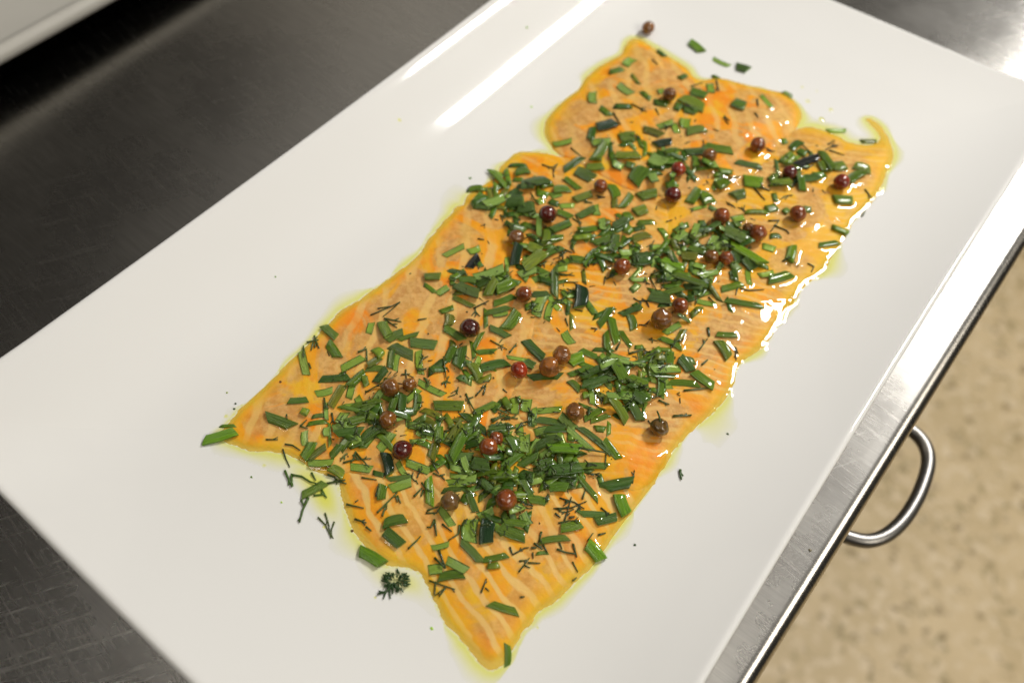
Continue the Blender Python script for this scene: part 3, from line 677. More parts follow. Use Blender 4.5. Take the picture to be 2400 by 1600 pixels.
PEPPER = [  # x, y, diameter in px, colour key, shape, label, short name used to place the herbs near it
(914,908,46,'br','w','wrinkled brown peppercorn, larger of the touching pair beside the left yellow oil patch','left wrinkled pair'),
(960,902,34,'br','w','small wrinkled brown peppercorn, right one of the left touching pair','left wrinkled pair'),
(909,984,46,'br','w','wrinkled brown peppercorn alone below the left touching pair','lone wrinkled left peppercorn'),
(943,1055,50,'dr','s','smooth dark red peppercorn in the lower left herbs','dark red lower left peppercorn'),
(1101,769,48,'dg','s','smooth peppercorn half dark red and half olive on the long left slice','red and olive peppercorn'),
(1217,867,42,'rd','s','smooth bright red peppercorn left of the orange double peppercorn','bright red middle peppercorn'),
(1288,860,50,'or','w','orange wrinkled peppercorn, front one of the double in the middle','orange double peppercorn'),
(1317,832,45,'or','w','orange brown wrinkled peppercorn, rear one of the double in the middle','orange double peppercorn'),
(1347,965,45,'br','w','brown wrinkled peppercorn standing alone right of the middle herbs','brown centre right peppercorn'),
(1545,1001,45,'gr','w','olive brown peppercorn with a thin stem near the lower right edge','stemmed right edge peppercorn'),
(1144,1048,48,'rb','s','glossy red brown peppercorn with a dark pit in the lower herbs','pitted red brown peppercorn'),
(1163,1028,36,'rb','w','shrivelled red brown peppercorn tucked behind the pitted one','pitted red brown peppercorn'),
(1055,1174,47,'tn','w','dull tan peppercorn at the lower left of the herb heap','dull tan peppercorn'),
(1186,1171,54,'rb','s','large glossy chestnut peppercorn lowest on the herb heap','large chestnut peppercorn'),
(1284,503,44,'dr','s','dark maroon peppercorn with a bright glint in the upper left herbs','dark maroon upper left peppercorn'),
(1210,557,38,'br','s','plain brown peppercorn on bare salmon at the upper left','plain brown left peppercorn'),
(1408,437,34,'rb','s','small red brown peppercorn below the left half of the top slice','small upper middle peppercorn'),
(1577,457,40,'dr','s','dark red peppercorn with a green chive resting on top','chive topped dark peppercorn'),
(1590,397,37,'rd','s','bright red peppercorn just below the top slice','bright red upper peppercorn'),
(1458,625,42,'rb','s','red brown peppercorn in the centre with dill at its left','centre dill peppercorn'),
(1228,690,40,'rb','s','red brown peppercorn beside a broad chive on the left','broad chive left peppercorn'),
(1691,507,41,'rb','s','round chestnut peppercorn above the right herb heap','chestnut right heap peppercorn'),
(1870,501,40,'rb','s','chestnut peppercorn on yellow salmon at the right edge','right edge yellow peppercorn'),
(1972,427,38,'rd','s','red orange peppercorn nearest the curled wisp','curled wisp peppercorn'),
(1851,405,37,'dr','s','dark red peppercorn left of the one nearest the curled wisp','dark right end peppercorn'),
(1776,547,42,'rb','w','chestnut peppercorn of a touching pair in the right herb heap','right heap pair'),
(1754,536,30,'br','w','shrivelled brown peppercorn behind its chestnut neighbour in the right heap','right heap pair'),
(1667,602,36,'br','s','brown peppercorn sunk in chives at the middle of the right heap','sunken right heap peppercorn'),
(1701,606,34,'rb','w','split brown peppercorn touching the sunken one in the right heap','sunken right heap peppercorn'),
(1551,748,52,'br','w','large brown wrinkled peppercorn below the right herb heap','large brown wrinkled peppercorn'),
(1594,716,40,'rb','s','smooth brown orange peppercorn above the large wrinkled one','smooth brown orange peppercorn'),
(1519,66,29,'br','e','single brown peppercorn on bare white platter beyond the salmon','single far peppercorn'),
(1569,221,33,'br','s','brown peppercorn in the middle of the top slice','top slice peppercorn'),
(1776,340,37,'rb','s','chestnut peppercorn at the lower right of the top slice','top slice right peppercorn'),
(1663,365,34,'br','s','dull brown peppercorn among chives at the bottom of the top slice','top slice bottom peppercorn'),
]
PCOL = dict(br=(0.200, 0.076, 0.012), dr=(0.110, 0.012, 0.005), rd=(0.300, 0.034, 0.008), rb=(0.240, 0.058, 0.010), orr=(0.3, 0.1, 0.01), tn=(0.20, 0.105, 0.032), gr=(0.115, 0.062, 0.012), dg=(0.072, 0.012, 0.006))
PCOL['or'] = (0.300, 0.105, 0.016)
CCOL = dict(m=(0.100, 0.190, 0.008), d=(0.050, 0.118, 0.007), D=(0.008, 0.034, 0.006), K=(0.003, 0.006, 0.003), l=(0.155, 0.235, 0.014), L=(0.150, 0.300, 0.006), o=(0.140, 0.165, 0.010), g=(0.090, 0.162, 0.026))
CWORD = dict(m='green', d='dark green', D='glossy blackish green', K='nearly black', l='light green', L='bright lime green', o='olive green', g='grey green')

# ---- meshes
def chive_mesh(name, bend, flat, twist, kind):
    """a short cut of chive leaf: hollow, pressed tube, 1 x 1 x 1, lying along x with its belly at z = 0"""
    seg = 12; rings = 5
    V, Fc, ins = [], [], []
    def section(k, inner):
        a = 2 * math.pi * k / seg
        c, s_ = math.cos(a), math.sin(a)
        y = 0.5 * np.sign(c) * abs(c) ** 0.75; z = 0.5 * np.sign(s_) * abs(s_) ** flat
        if inner: y *= 0.80; z *= 0.52
        return y, z
    for inner in (0, 1):
        for j in range(rings):
            x = -0.5 + j / (rings - 1)
            if inner: x *= 0.999
            for k in range(seg):
                y, z = section(k, inner)
                if kind == 1 and z > 0: z *= -0.35 if not inner else -0.5      # a half tube: slit open, a shallow channel
                if kind == 2: z += 0.18 * math.cos(y * 6.0) - 0.1
                cut = 0.05 * y * (1 if x > 0 else -1) * twist * 4 if abs(x) > 0.49 else 0
                V.append((x + cut, y * (1 - 0.06 * abs(x)) + bend * (x * x * 4 - 0.5), z + 0.5 + 0.10 * (0.25 - x * x)))
                ins.append(float(inner))
    base = rings * seg
    for j in range(rings - 1):
        for k in range(seg):
            a = j * seg + k; b = j * seg + (k + 1) % seg
            Fc.append((a, b, b + seg, a + seg)); Fc.append((base + a, base + a + seg, base + b + seg, base + b))
    for j, sgn in ((0, 1), (rings - 1, -1)):
        for k in range(seg):
            a = j * seg + k; b = j * seg + (k + 1) % seg
            q = (a, base + a, base + b, b)
            Fc.append(q if sgn > 0 else q[::-1])
    me = bpy.data.meshes.new(name)
    me.from_pydata(V, [], Fc); me.materials.append(M_CHIVE)
    sm = [True] * ((rings - 1) * seg * 2) + [False] * (2 * seg)
    me.polygons.foreach_set('use_smooth', sm)
    a = me.attributes.new('inside', 'FLOAT', 'POINT'); a.data.foreach_set('value', ins)
    me.update()
    return me
CH = [chive_mesh('chive_piece', b, fl_, tw, k) for b, fl_, tw, k in
      ((0.0, 0.9, 0.5, 0), (0.07, 0.7, -0.9, 0), (-0.09, 1.1, 1.2, 0), (0.0, 0.8, 0.6, 1), (0.06, 0.8, -1.4, 2), (-0.05, 0.6, 1.7, 2), (0.13, 1.0, 0.5, 1), (-0.12, 0.9, -0.9, 0))]

def pepper_mesh(kind, seed):
    nu, nv = 28, 18
    V, Fc, sc_ = [], [], []
    rs = random.Random(seed); off = Vector((rs.random() * 9, rs.random() * 9, rs.random() * 9))
    for j in range(nv + 1):
        th = math.pi * j / nv
        for i in range(nu):
            ph = 2 * math.pi * i / nu
            d = Vector((math.sin(th) * math.cos(ph), math.sin(th) * math.sin(ph), math.cos(th)))
            if kind == 's': r = 1 + 0.05 * mnoise.noise(d * 1.4 + off) + 0.02 * mnoise.noise(d * 4 + off)
            elif kind == 'e': r = 1 + 0.03 * mnoise.noise(d * 2 + off)
            else: r = 1 + 0.12 * mnoise.noise(d * 1.5 + off) - 0.20 * abs(mnoise.noise(d * 3.0 + off)) + 0.03
            s_ = max(0.0, 1 - th / 0.22)
            r -= 0.05 * min(1, s_ * 2)
            p = d * r * 0.5
            V.append(tuple(p)); sc_.append(1.0 if s_ > 0.35 else 0.0)
    for j in range(nv):
        for i in range(nu):
            a = j * nu + i; b = j * nu + (i + 1) % nu
            Fc.append((a, a + nu, b + nu, b))
    me = bpy.data.meshes.new('peppercorn')
    me.from_pydata(V, [], Fc); me.materials.append(M_PEP)
    me.polygons.foreach_set('use_smooth', [True] * len(Fc))
    a = me.attributes.new('scar', 'FLOAT', 'POINT'); a.data.foreach_set('value', sc_)
    me.update()
    return me
PM = {k: [pepper_mesh(k, 10 * i + ord(k)) for i in range(3)] for k in 'swe'}

FOOT = np.zeros(XX.shape)          # footprints of what lies in the oil: it climbs a little round each
def stamp(cx, cy, ang, L, W, top, mark=1.0):
    """cells under a rectangle; returns index arrays"""
    R_ = 0.5 * math.hypot(L, W) + RES
    i0 = max(0, int((cx - R_ - GX[0]) / RES)); i1 = min(len(GX), int((cx + R_ - GX[0]) / RES) + 2)
    j0 = max(0, int((cy - R_ - GY[0]) / RES)); j1 = min(len(GY), int((cy + R_ - GY[0]) / RES) + 2)
    if i1 <= i0 or j1 <= j0: return None
    dx = XX[i0:i1, j0:j1] - cx; dy = YY[i0:i1, j0:j1] - cy
    u = dx * math.cos(ang) + dy * math.sin(ang); w = -dx * math.sin(ang) + dy * math.cos(ang)
    m = (np.abs(u) <= L / 2) & (np.abs(w) <= W / 2)
    return slice(i0, i1), slice(j0, j1), m, u

# ---- peppercorns first: they sit on the flesh, the herbs lean on them
pep_px = []
stem_host = None
for k, (px, py, d, ck, kind, label, short) in enumerate(PEPPER):
    p = on_food(px, py, 0.002)
    r = 0.5 * d * depth(p) / F_PX
    p = on_food(px, py, r * 0.9)
    o = bpy.data.objects.new('peppercorn', PM[kind][k % 3]); col.objects.link(o)
    o.location = (p[0], p[1], p[2] + r * 0.92)
    q = rnd.uniform(0.93, 1.0)
    o.scale = (2 * r, 2 * r * q, 2 * r * (0.95 if kind != 'e' else 1.12))
    o.rotation_euler = (rnd.uniform(0.4, 2.6), rnd.uniform(-1, 1), rnd.uniform(0, 6.28))
    c = PCOL[ck]; j = rnd.uniform(1.1, 1.4)
    o.color = (c[0] * j, c[1] * j, c[2] * j, 1)
    tag(o, label, 'peppercorn', 'peppercorns scattered over the salmon')
    pep_px.append((px, py, short))
    st = stamp(p[0], p[1], 0, 1.5 * r, 1.5 * r, 0)
    if st:
        a, b, m, u = st
        FOOT[a, b] = np.where(m, 1, FOOT[a, b]); H[a, b] = np.where(m, np.maximum(H[a, b], p[2] + 1.0 * r), H[a, b])
    if ck == 'gr': stem_host = (o, r, p)
if stem_host:
    o, r, p = stem_host
    s0 = Vector((p[0], p[1], p[2] + 1.7 * r)); w = at(1541, 962, s0.z + 0.001)
    s1 = Vector(tuple(w)); s1.z = s0.z + 0.0006
    v, f = tube([s0, s0.lerp(s1, 0.5) + Vector((0, 0, 0.0008)), s1], 0.00032, 6)
    stm = mesh_obj('stem', v, f, M_DILL); stm.color = (2.2, 1.8, 1, 1)
    stm.parent = o; stm.matrix_parent_inverse = (Matrix.LocRotScale(o.location, o.rotation_euler, o.scale)).inverted()

def near_words(px, py):
    best = min(pep_px, key=lambda q: math.hypot(q[0] - px, q[1] - py))
    dx, dy = px - best[0], py - best[1]
    dist = math.hypot(dx, dy)
    a = math.degrees(math.atan2(-dy, dx)) % 360
    w = ['right of', 'upper right of', 'above', 'upper left of', 'left of', 'lower left of', 'below', 'lower right of'][int(((a + 22.5) % 360) // 45)]
    pre = 'directly ' if dist < 32 else ('just ' if dist < 62 else ('' if dist < 105 else 'well '))
    return pre, w, best[2], dist

# ---- chives
all_ch = []
for ox, oy, s, txt in CHIVES:
    for e in txt.replace('\n', '').split(';'):
        q = e.split()
        if len(q) < 6: continue
        x1, y1, x2, y2, w = map(float, q[:5])
        e = (ox + x1 * s, oy + y1 * s, ox + x2 * s, oy + y2 * s, w * s, q[5])
        ea = math.atan2(e[3] - e[1], e[2] - e[0])
        if any(math.hypot((e[0] + e[2] - g[0] - g[2]) / 2, (e[1] + e[3] - g[1] - g[3]) / 2) < 8 and abs(math.sin(ea - math.atan2(g[3] - g[1], g[2] - g[0]))) < 0.4 for g in all_ch): continue
        all_ch.append(e)
# the heaps are deeper than the cuts one can trace: more of them, underneath
HEAPS = [(1190,455,80,45,16),(1260,540,60,40,9),(1400,560,70,50,12),(1500,600,60,45,10),(1620,590,80,55,18),(1710,560,50,40,10),(1600,660,70,40,12),(1430,885,75,45,16),(1490,925,50,40,8),(900,940,80,50,10),(850,1005,70,40,10),(1040,1010,60,40,10),(1160,1000,70,45,12),(1260,1050,80,50,14),(1110,1105,80,45,14),(1190,1140,60,40,12),(1310,1100,70,45,10),(1190,1215,50,30,6),(1640,390,70,40,10),(1860,395,60,35,8),(1130,650,70,40,10),(1090,850,80,40,6),(1500,370,70,40,9),(1290,620,70,40,9),(1560,860,60,40,6),(1350,720,80,40,6)]
n_traced = len(all_ch)
for hx, hy, rx_, ry_, n_ in HEAPS:
    for _ in range(int(n_ * 1.5)):
        a = rnd.uniform(0, 6.28); r_ = 1.12 * math.sqrt(rnd.random())
        cx_, cy_ = hx + rx_ * r_ * math.cos(a), hy + ry_ * r_ * math.sin(a)
        k_ = 0.72 + 0.28 * (cy_ - 350) / 750
        L_ = rnd.uniform(32, 58) * k_; b = rnd.uniform(0, 3.14159)
        all_ch.append((cx_ - L_ / 2 * math.cos(b), cy_ - L_ * 0.42 * math.sin(b), cx_ + L_ / 2 * math.cos(b), cy_ + L_ * 0.42 * math.sin(b), rnd.uniform(11, 19) * k_, rnd.choice('mmddmdgo')))
# small cuts first, broad ones above them
SPECIAL = {}
def special(x, y, label): SPECIAL[(x, y)] = label
special(516, 1017, 'bright lime green chive overhanging the pointed left tip of the salmon')
special(869, 1306, 'bright lime green chive tube on the oily left edge of the near slice')
special(1394, 1291, 'bright lime green chive tube leaning over the near slice right edge')
special(1458, 1182, 'bright lime green chive lying near the right edge below a dark chive')
special(1190, 1534, 'green chive standing across the very near tip of the salmon')
special(1180, 1423, 'lone green chive on the pale striped near end of the salmon')
special(1631, 109, 'bright lime green chive on bare white platter beyond the salmon')
special(1690, 146, 'thin green chive on bare white platter beyond the top slice')
special(1741, 158, 'dark green diamond shaped chive on bare white platter beyond the top slice')
special(1109, 614, 'nearly black chive on orange salmon at the left edge')
special(1893, 376, 'nearly black chive among herbs at the right end')
special(1851, 593, 'bright lime green chive tube standing alone near the right edge')
special(735, 1145, 'green chive lying with dill in the yellow oil left of the near slice')
special(1963, 306, 'thin green chive on the far edge of the right end slice')
special(2036, 331, 'thin olive chive on the far edge beside the curled wisp')
def build_chive(k, x1, y1, x2, y2, w, tone):
    cx, cy = (x1 + x2) / 2, (y1 + y2) / 2
    p = on_food(cx, cy, 0.0005)
    a = at(x1, y1, p[2]); b = at(x2, y2, p[2])
    L = float(np.linalg.norm((b - a)[:2])); ang = math.atan2(b[1] - a[1], b[0] - a[0])
    # width measured across the line of sight, turned into width on the plate
    nx, ny = -(y2 - y1), (x2 - x1); nl = math.hypot(nx, ny) + 1e-6
    c1 = at(cx - nx / nl * w / 2, cy - ny / nl * w / 2, p[2]); c2 = at(cx + nx / nl * w / 2, cy + ny / nl * w / 2, p[2])
    dv = (c2 - c1)[:2]
    W = abs(dv[0] * -math.sin(ang) + dv[1] * math.cos(ang)) * 1.04
    W = min(max(W, 0.0011), 0.0064); L = max(L, 0.0018) * 1.07
    tubey = tone in 'LlD'
    T = min(W * (0.50 if tubey else rnd.uniform(0.22, 0.36)), 0.0015)
    st = stamp(p[0], p[1], ang, L, W, 0)
    tilt = 0.0; z0 = p[2]
    if st:
        i, j, m, u = st
        hh = H[i, j][m]; uu = u[m]
        if len(hh) > 6:
            lo, hi = hh[uu < -L * 0.12], hh[uu > L * 0.12]
            if len(lo) > 2 and len(hi) > 2:
                za, zb = np.percentile(lo, 75), np.percentile(hi, 75)
                tilt = math.atan2(zb - za, L * 0.62)
                tilt = max(-0.42, min(0.42, tilt)); z0 = (za + zb) / 2
        cap = hz_at(p[0], p[1], H_SALMON) + 0.0048
        z0 = min(z0, cap)
    c = at(cx, cy, z0 + T * 0.5)
    o = bpy.data.objects.new('chive_piece', CH[(k * 5 + int(w * 7)) % len(CH)] if not tubey else CH[(0, 1, 2, 7)[k % 4]])
    col.objects.link(o)
    roll = rnd.uniform(-0.16, 0.16)
    o.rotation_mode = 'XYZ'
    o.rotation_euler = (roll, -tilt, ang)
    o.location = (c[0], c[1], z0 - 0.00008)
    o.scale = (L, W, T)
    cc = CCOL[tone]; j = rnd.uniform(0.82, 1.2); g = rnd.uniform(0.9, 1.12)
    o.color = (cc[0] * j * g, cc[1] * j, cc[2] * j, 1)
    if st:
        i, j_, m, u = st
        ztop = z0 + T * 0.85 + u * math.tan(tilt)
        H[i, j_] = np.where(m, np.maximum(H[i, j_], np.minimum(ztop, cap + T)), H[i, j_])
        FOOT[i, j_] = np.where(m, 1, FOOT[i, j_])
    best = min(SPECIAL, key=lambda q: math.hypot(q[0] - cx, q[1] - cy)) if SPECIAL else (-999, -999)
    if math.hypot(best[0] - cx, best[1] - cy) < 12: lab = SPECIAL.pop(best)
    else:
        pre, dr, short, dist = near_words(cx, cy)
        Lp = math.hypot(x2 - x1, y2 - y1)
        size = 'short' if Lp < 26 else ('long' if Lp > 50 else '')
        wid = 'thin' if w < 12 else ('broad' if w > 22 else '')
        tilt_w = ['level', 'rising', 'upright', 'falling'][int(((math.degrees(math.atan2(-(y2 - y1), x2 - x1)) + 22.5) % 180) // 45)]
        lab = ' '.join(' '.join([size or wid, tilt_w, CWORD[tone], 'chive', pre + dr, 'the', short]).split())
    tag(o, lab, 'chive', 'chopped chives on the salmon')
    return o
order = sorted(range(len(all_ch)), key=lambda i: (math.hypot(all_ch[i][2] - all_ch[i][0], all_ch[i][3] - all_ch[i][1]) * all_ch[i][4]) * rnd.uniform(0.5, 1.5) * (0.45 if i >= n_traced else 1))
keep = sorted(range(len(all_ch)), key=lambda i: -math.hypot(all_ch[i][2] - all_ch[i][0], all_ch[i][3] - all_ch[i][1]) * all_ch[i][4] * (0.5 if i >= n_traced else 1))
N_CH = len(all_ch)
chive_objs = []
for n_, i in enumerate(order): chive_objs.append((i, build_chive(n_, *all_ch[i])))
# the smallest cuts past the first 300 go into one heap
rank = {i: r for r, i in enumerate(keep)}
rest = [o for i, o in chive_objs if rank[i] >= 300 and 'platter' not in o['label']]

# ---- dill
def stroke_tube(pts_px, rad, lift=0.0):
    path = []
    n = len(pts_px)
    for i in range(n - 1):
        (ax, ay), (bx, by) = pts_px[i], pts_px[i + 1]
        m = 3
        for k in range(m):
            t = k / m
            path.append((ax + (bx - ax) * t, ay + (by - ay) * t))
    path.append(pts_px[-1])
    P = []
    for i, (x, y) in enumerate(path):
        q = on_food(x, y, 0.0003)
        P.append(q)
    z = np.array([q[2] for q in P])
    if len(z) > 3:                       # fronds are springy: they bridge small gaps
        zs = np.maximum(z, np.convolve(np.pad(z, 2, mode='edge'), np.ones(5) / 5, 'valid'))
    else: zs = z
    out = []
    for i, (x, y) in enumerate(path):
        q = at(x, y, zs[i] + rad + lift); out.append((q[0], q[1], q[2]))
    return tube(out, rad, 5, taper=lambda t: 1.0 - 0.45 * t)
def join(parts):
    V, Fc = [], []
    for v, f in parts:
        o = len(V); V += v; Fc += [tuple(i + o for i in q) for q in f]
    return V, Fc
dill_n = 0
def dill_obj(strokes, rad, color=(1, 1, 1, 1), label=None, needles=True):
    global dill_n
    parts = []
    for st in strokes:
        parts.append(stroke_tube(st, rad))
        L = math.hypot(st[-1][0] - st[0][0], st[-1][1] - st[0][1])
        if needles and L > 22 and rnd.random() < 0.6:      # a side needle or two
            for _ in range(rnd.choice((1, 1, 2))):
                t = rnd.uniform(0.3, 0.8)
                i = min(int(t * (len(st) - 1)), len(st) - 2)
                bx, by = st[i]; ex, ey = st[i + 1]
                sx_, sy_ = bx + (ex - bx) * 0.6, by + (ey - by) * 0.6
                a = math.atan2(ey - by, ex - bx) + rnd.choice((-1, 1)) * rnd.uniform(0.4, 0.8)
                l_ = rnd.uniform(7, 13)
                parts.append(stroke_tube([(sx_, sy_), (sx_ + l_ * math.cos(a), sy_ + l_ * math.sin(a))], rad * 0.75))
    V, Fc = join(parts)
    c0 = V[0]
    o = mesh_obj('dill_frond', V, Fc, M_DILL, loc=c0)
    o.color = color
    xs = [q for s in strokes for q in s]
    mx, my = sum(q[0] for q in xs) / len(xs), sum(q[1] for q in xs) / len(xs)
    if label is None:
        pre, dr, short, dist = near_words(mx, my)
        shp = ('branching' if len(strokes) > 1 else ('forked' if len(V) > 120 else 'straight thin')) + (' long' if max(math.hypot(s[-1][0] - s[0][0], s[-1][1] - s[0][1]) for s in strokes) > 38 else '')
        label = ' '.join((shp + ' dill frond ' + pre + dr + ' the ' + short).split())
    tag(o, label, 'dill', 'chopped dill fronds on the salmon')
    dill_n += 1
    return o
DSPEC = {(736, 1236): 'three fingered dill frond on the white platter left of the near slice', (709, 1194): 'upright dark dill frond on white platter beside the oil pool',
         (681, 1118): 'v shaped dill frond on the white rim of the oil pool', (1595, 1112): 'lone curled dill frond on bare white platter at the right'}
for ox, oy, s, txt in DILL:
    for fr in txt.replace('\n', '').split(';'):
        strokes = []
        for stx in fr.split('/'):
            v_ = [float(t) for t in stx.split()]
            strokes.append([(ox + v_[i] * s, oy + v_[i + 1] * s) for i in range(0, len(v_) - 1, 2)])
        xs = [q for t in strokes for q in t]; mx, my = sum(q[0] for q in xs) / len(xs), sum(q[1] for q in xs) / len(xs)
        lab = next((DSPEC[k] for k in DSPEC if math.hypot(k[0] - mx, k[1] - my) < 22), None)
        if lab: DSPEC = {k: v_ for k, v_ in DSPEC.items() if v_ != lab}
        onplate = lab is not None or mx < 760 and my > 1090
        j = rnd.uniform(0.8, 1.5)
        dill_obj(strokes, rnd.uniform(0.00026, 0.00040) * (1.25 if onplate else 1), (j * (1.2 if onplate else 1), j * (1.5 if onplate else 1), j, 1), lab)
# small fronds among the chives, fanned out from a short stalk
SPOTS = [(880,1010),(800,1000),(830,1060),(990,1010),(1040,985),(1075,1000),(1180,985),(1240,960),(1180,1090),(1250,1100),(1300,1120),(1330,1100),(1370,1110),(1280,1160),(1330,1190),(1360,1180),(1230,1190),(1080,1120),(1020,1110),(980,1130),(960,1000),(1010,900),(1050,880),(1000,860),(1120,720),(1180,650),(1300,640),(1330,700),(1250,720),(1330,590),(1390,600),(1450,570),(1500,620),(1530,560),(1560,600),(1600,560),(1640,560),(1700,560),(1740,580),(1560,650),(1620,680),(1480,700),(1500,760),(1480,850),(1450,900),(1400,880),(1500,920),(1560,850),(1590,800),(1250,450),(1300,420),(1380,470),(1450,400),(1500,330),(1560,310),(1620,260),(1700,270),(1640,330),(1740,420),(1800,440),(1860,440),(1900,390),(1930,350),(1820,360),(1750,500),(1360,960),(1200,1010),(1120,1150),(1090,1210),(1150,1230)]
SPOTS2 = SPOTS + [(x + rnd.uniform(-40, 40), y + rnd.uniform(-28, 28)) for x, y in SPOTS if y > 430]
for sx_, sy_ in SPOTS2:
    a0 = rnd.uniform(0, 6.28); L = rnd.uniform(16, 30)
    sx_ += rnd.uniform(-9, 9); sy_ += rnd.uniform(-7, 7)
    ex, ey = sx_ + L * math.cos(a0), sy_ + 0.8 * L * math.sin(a0)
    st = [[(sx_, sy_), ((sx_ + ex) / 2 + rnd.uniform(-3, 3), (sy_ + ey) / 2 + rnd.uniform(-3, 3)), (ex, ey)]]
    for k in range(rnd.choice((2, 3, 4))):
        t = rnd.uniform(0.2, 0.95); a = a0 + rnd.choice((-1, 1)) * rnd.uniform(0.35, 0.8); l_ = rnd.uniform(8, 18)
        bx, by = sx_ + (ex - sx_) * t, sy_ + (ey - sy_) * t
        st.append([(bx, by), (bx + l_ * math.cos(a), by + 0.8 * l_ * math.sin(a))])
    j = rnd.uniform(0.7, 1.6)
    dill_obj(st, rnd.uniform(0.00022, 0.00032), (j, j, j, 1), needles=False)
# the dense dill tuft on the oily platter at the lower left
tuft = []
for k in range(90):
    r_ = 24 * math.sqrt(rnd.random()); a = rnd.uniform(0, 6.28)
    bx, by = 928 + r_ * 1.15 * math.cos(a), 1360 + r_ * 0.85 * math.sin(a)
    a2 = a + rnd.uniform(-0.9, 0.9); l_ = rnd.uniform(6, 12)
    tuft.append(stroke_tube([(bx, by), (bx + l_ * math.cos(a2), by + l_ * math.sin(a2))], 0.0003, rnd.uniform(0, 0.0022) * (1 - r_ / 30)))
tuft.append(stroke_tube([(925, 1365), (905, 1385), (884, 1392)], 0.00045))
for q in ((905, 1385, 898, 1403), (898, 1388, 888, 1384), (912, 1380, 915, 1402)): tuft.append(stroke_tube([(q[0], q[1]), (q[2], q[3])], 0.00035))
V, Fc = join(tuft)
o = mesh_obj('dill_tuft', V, Fc, M_DILL, loc=V[0]); o.color = (0.8, 1.25, 0.9, 1)
tag(o, 'dense dark dill tuft in the oil left of the near slice', 'dill')
# flecks of herb and pepper strayed onto the platter and the steel
def fleck(px, py, d, color, label, z=None):
    p = on_food(px, py, 0.0002) if z is None else at(px, py, z)
    r = 0.5 * d * depth(p) / F_PX
    n = 7; V = []; 
    for zz, s_ in ((0.0, 1.0), (0.00025, 0.75)):
        for k in range(n):
            a = 2 * math.pi * k / n; rr = r * s_ * rnd.uniform(0.6, 1.3)
            V.append((p[0] + rr * math.cos(a), p[1] + rr * 0.8 * math.sin(a), p[2] + zz))
    Fc = [(k, (k + 1) % n, n + (k + 1) % n, n + k) for k in range(n)] + [tuple(n + k for k in range(n)), tuple(range(n - 1, -1, -1))]
    o = mesh_obj('herb_fleck', V, Fc, M_DILL, loc=tuple(p), smooth=False); o.color = color
    tag(o, label, 'herb fleck', 'flecks strayed off the salmon')
fleck(552, 945, 6, (1, 1.3, 1, 1), 'tiny green fleck above another just outside the left tip')
fleck(549, 957, 7, (1, 1.3, 1, 1), 'tiny green fleck below another just outside the left tip')
fleck(532, 919, 6, (6, 5, 6, 1), 'pale grey fleck on white platter above the left tip')
fleck(589, 1117, 7, (2.5, 3, 2, 1), 'tiny green fleck on white platter below the left tip')
fleck(660, 1176, 6, (9, 9, 6, 1), 'faint pale fleck on white platter left of the oil pool')
fleck(1102, 417, 8, (2.2, 3, 2, 1), 'small green fleck on white platter left of the small slice')
fleck(1235, 52, 7, (6, 6.5, 5, 1), 'faint green fleck on the far white rim between two lamp reflections')
fleck(645, 648, 5, (7, 7, 6, 1), 'faint fleck on the white platter near the left long side')
fleck(1245, 250, 8, (9, 9, 8, 1), 'faint grey fleck on white platter left of the top slice')
fleck(1488, 1276, 8, (1.2, 1.5, 1, 1), 'single dark green fleck on bare white platter right of near slice')
fleck(1706, 1016, 7, (0.8, 1, 0.8, 1), 'single dark fleck on white platter right of the side slice')
fleck(825, 1243, 8, (3, 0.6, 0.8, 1), 'dark reddish fleck on the left edge of the near slice')
fleck(657, 894, 7, (3, 0.5, 0.8, 1), 'dark reddish fleck on the left edge of the long slice')
fleck(1899, 1289, 9, (3, 1.4, 1.2, 1), 'brown crumb on the steel counter edge', z=ZC + 0.0001)
fleck(1012, 1471, 9, (7, 8, 4, 1), 'faint green fleck on white platter left of the striped tip')

# tiny needles and crumbs of dill strewn everywhere between the cuts
bits = []
for _ in range(520):
    hx, hy, rx_, ry_, n_ = rnd.choice(HEAPS)
    cx_, cy_ = hx + rnd.gauss(0, rx_ * 0.95), hy + rnd.gauss(0, ry_ * 1.0)
    q = on_food(cx_, cy_, 0.0003)
    if not (GX[0] < q[0] < GX[-1] and GY[0] < q[1] < GY[-1]) or hz_at(q[0], q[1], BORDER) < 0.35: continue
    a = rnd.uniform(0, 6.28); l_ = rnd.choice((2.5, 5, 8, 12, 16)) * (0.7 + 0.3 * cy_ / 1100)
    bits.append(stroke_tube([(cx_, cy_), (cx_ + l_ * math.cos(a), cy_ + l_ * 0.8 * math.sin(a))], rnd.uniform(0.00016, 0.00027)))
V, Fc = join(bits)
o = mesh_obj('dill_bits', V, Fc, M_DILL, loc=(-0.09, 0.15, ZP)); o.color = (1.1, 1.1, 1, 1)
tag(o, 'tiny dark needles and crumbs of dill strewn between the chives', 'dill', kind='stuff')

# ---- the small cuts as one heap
if rest:
    V, Fc = [], []
    cols, insv = [], []
    for o in rest:
        mw = Matrix.LocRotScale(o.location, o.rotation_euler, o.scale)
        b0 = len(V)
        V += [tuple(mw @ v_.co) for v_ in o.data.vertices]
        cols += [tuple(o.color)] * len(o.data.vertices)
        insv += [a_.value for a_ in o.data.attributes['inside'].data]
        Fc += [tuple(i + b0 for i in p_.vertices) for p_ in o.data.polygons]
    o2 = mesh_obj('small_chive_cuts', V, Fc, M_HEAP, smooth=True, loc=(-0.09, 0.15, ZP))
    a = o2.data.attributes.new('tint', 'FLOAT_COLOR', 'POINT'); a.data.foreach_set('color', np.array(cols, np.float32).ravel())
    a = o2.data.attributes.new('inside', 'FLOAT', 'POINT'); a.data.foreach_set('value', insv)
    tag(o2, 'scatter of the smallest chopped green chive cuts over the salmon', 'chives', kind='stuff')
    for o in rest: bpy.data.objects.remove(o)

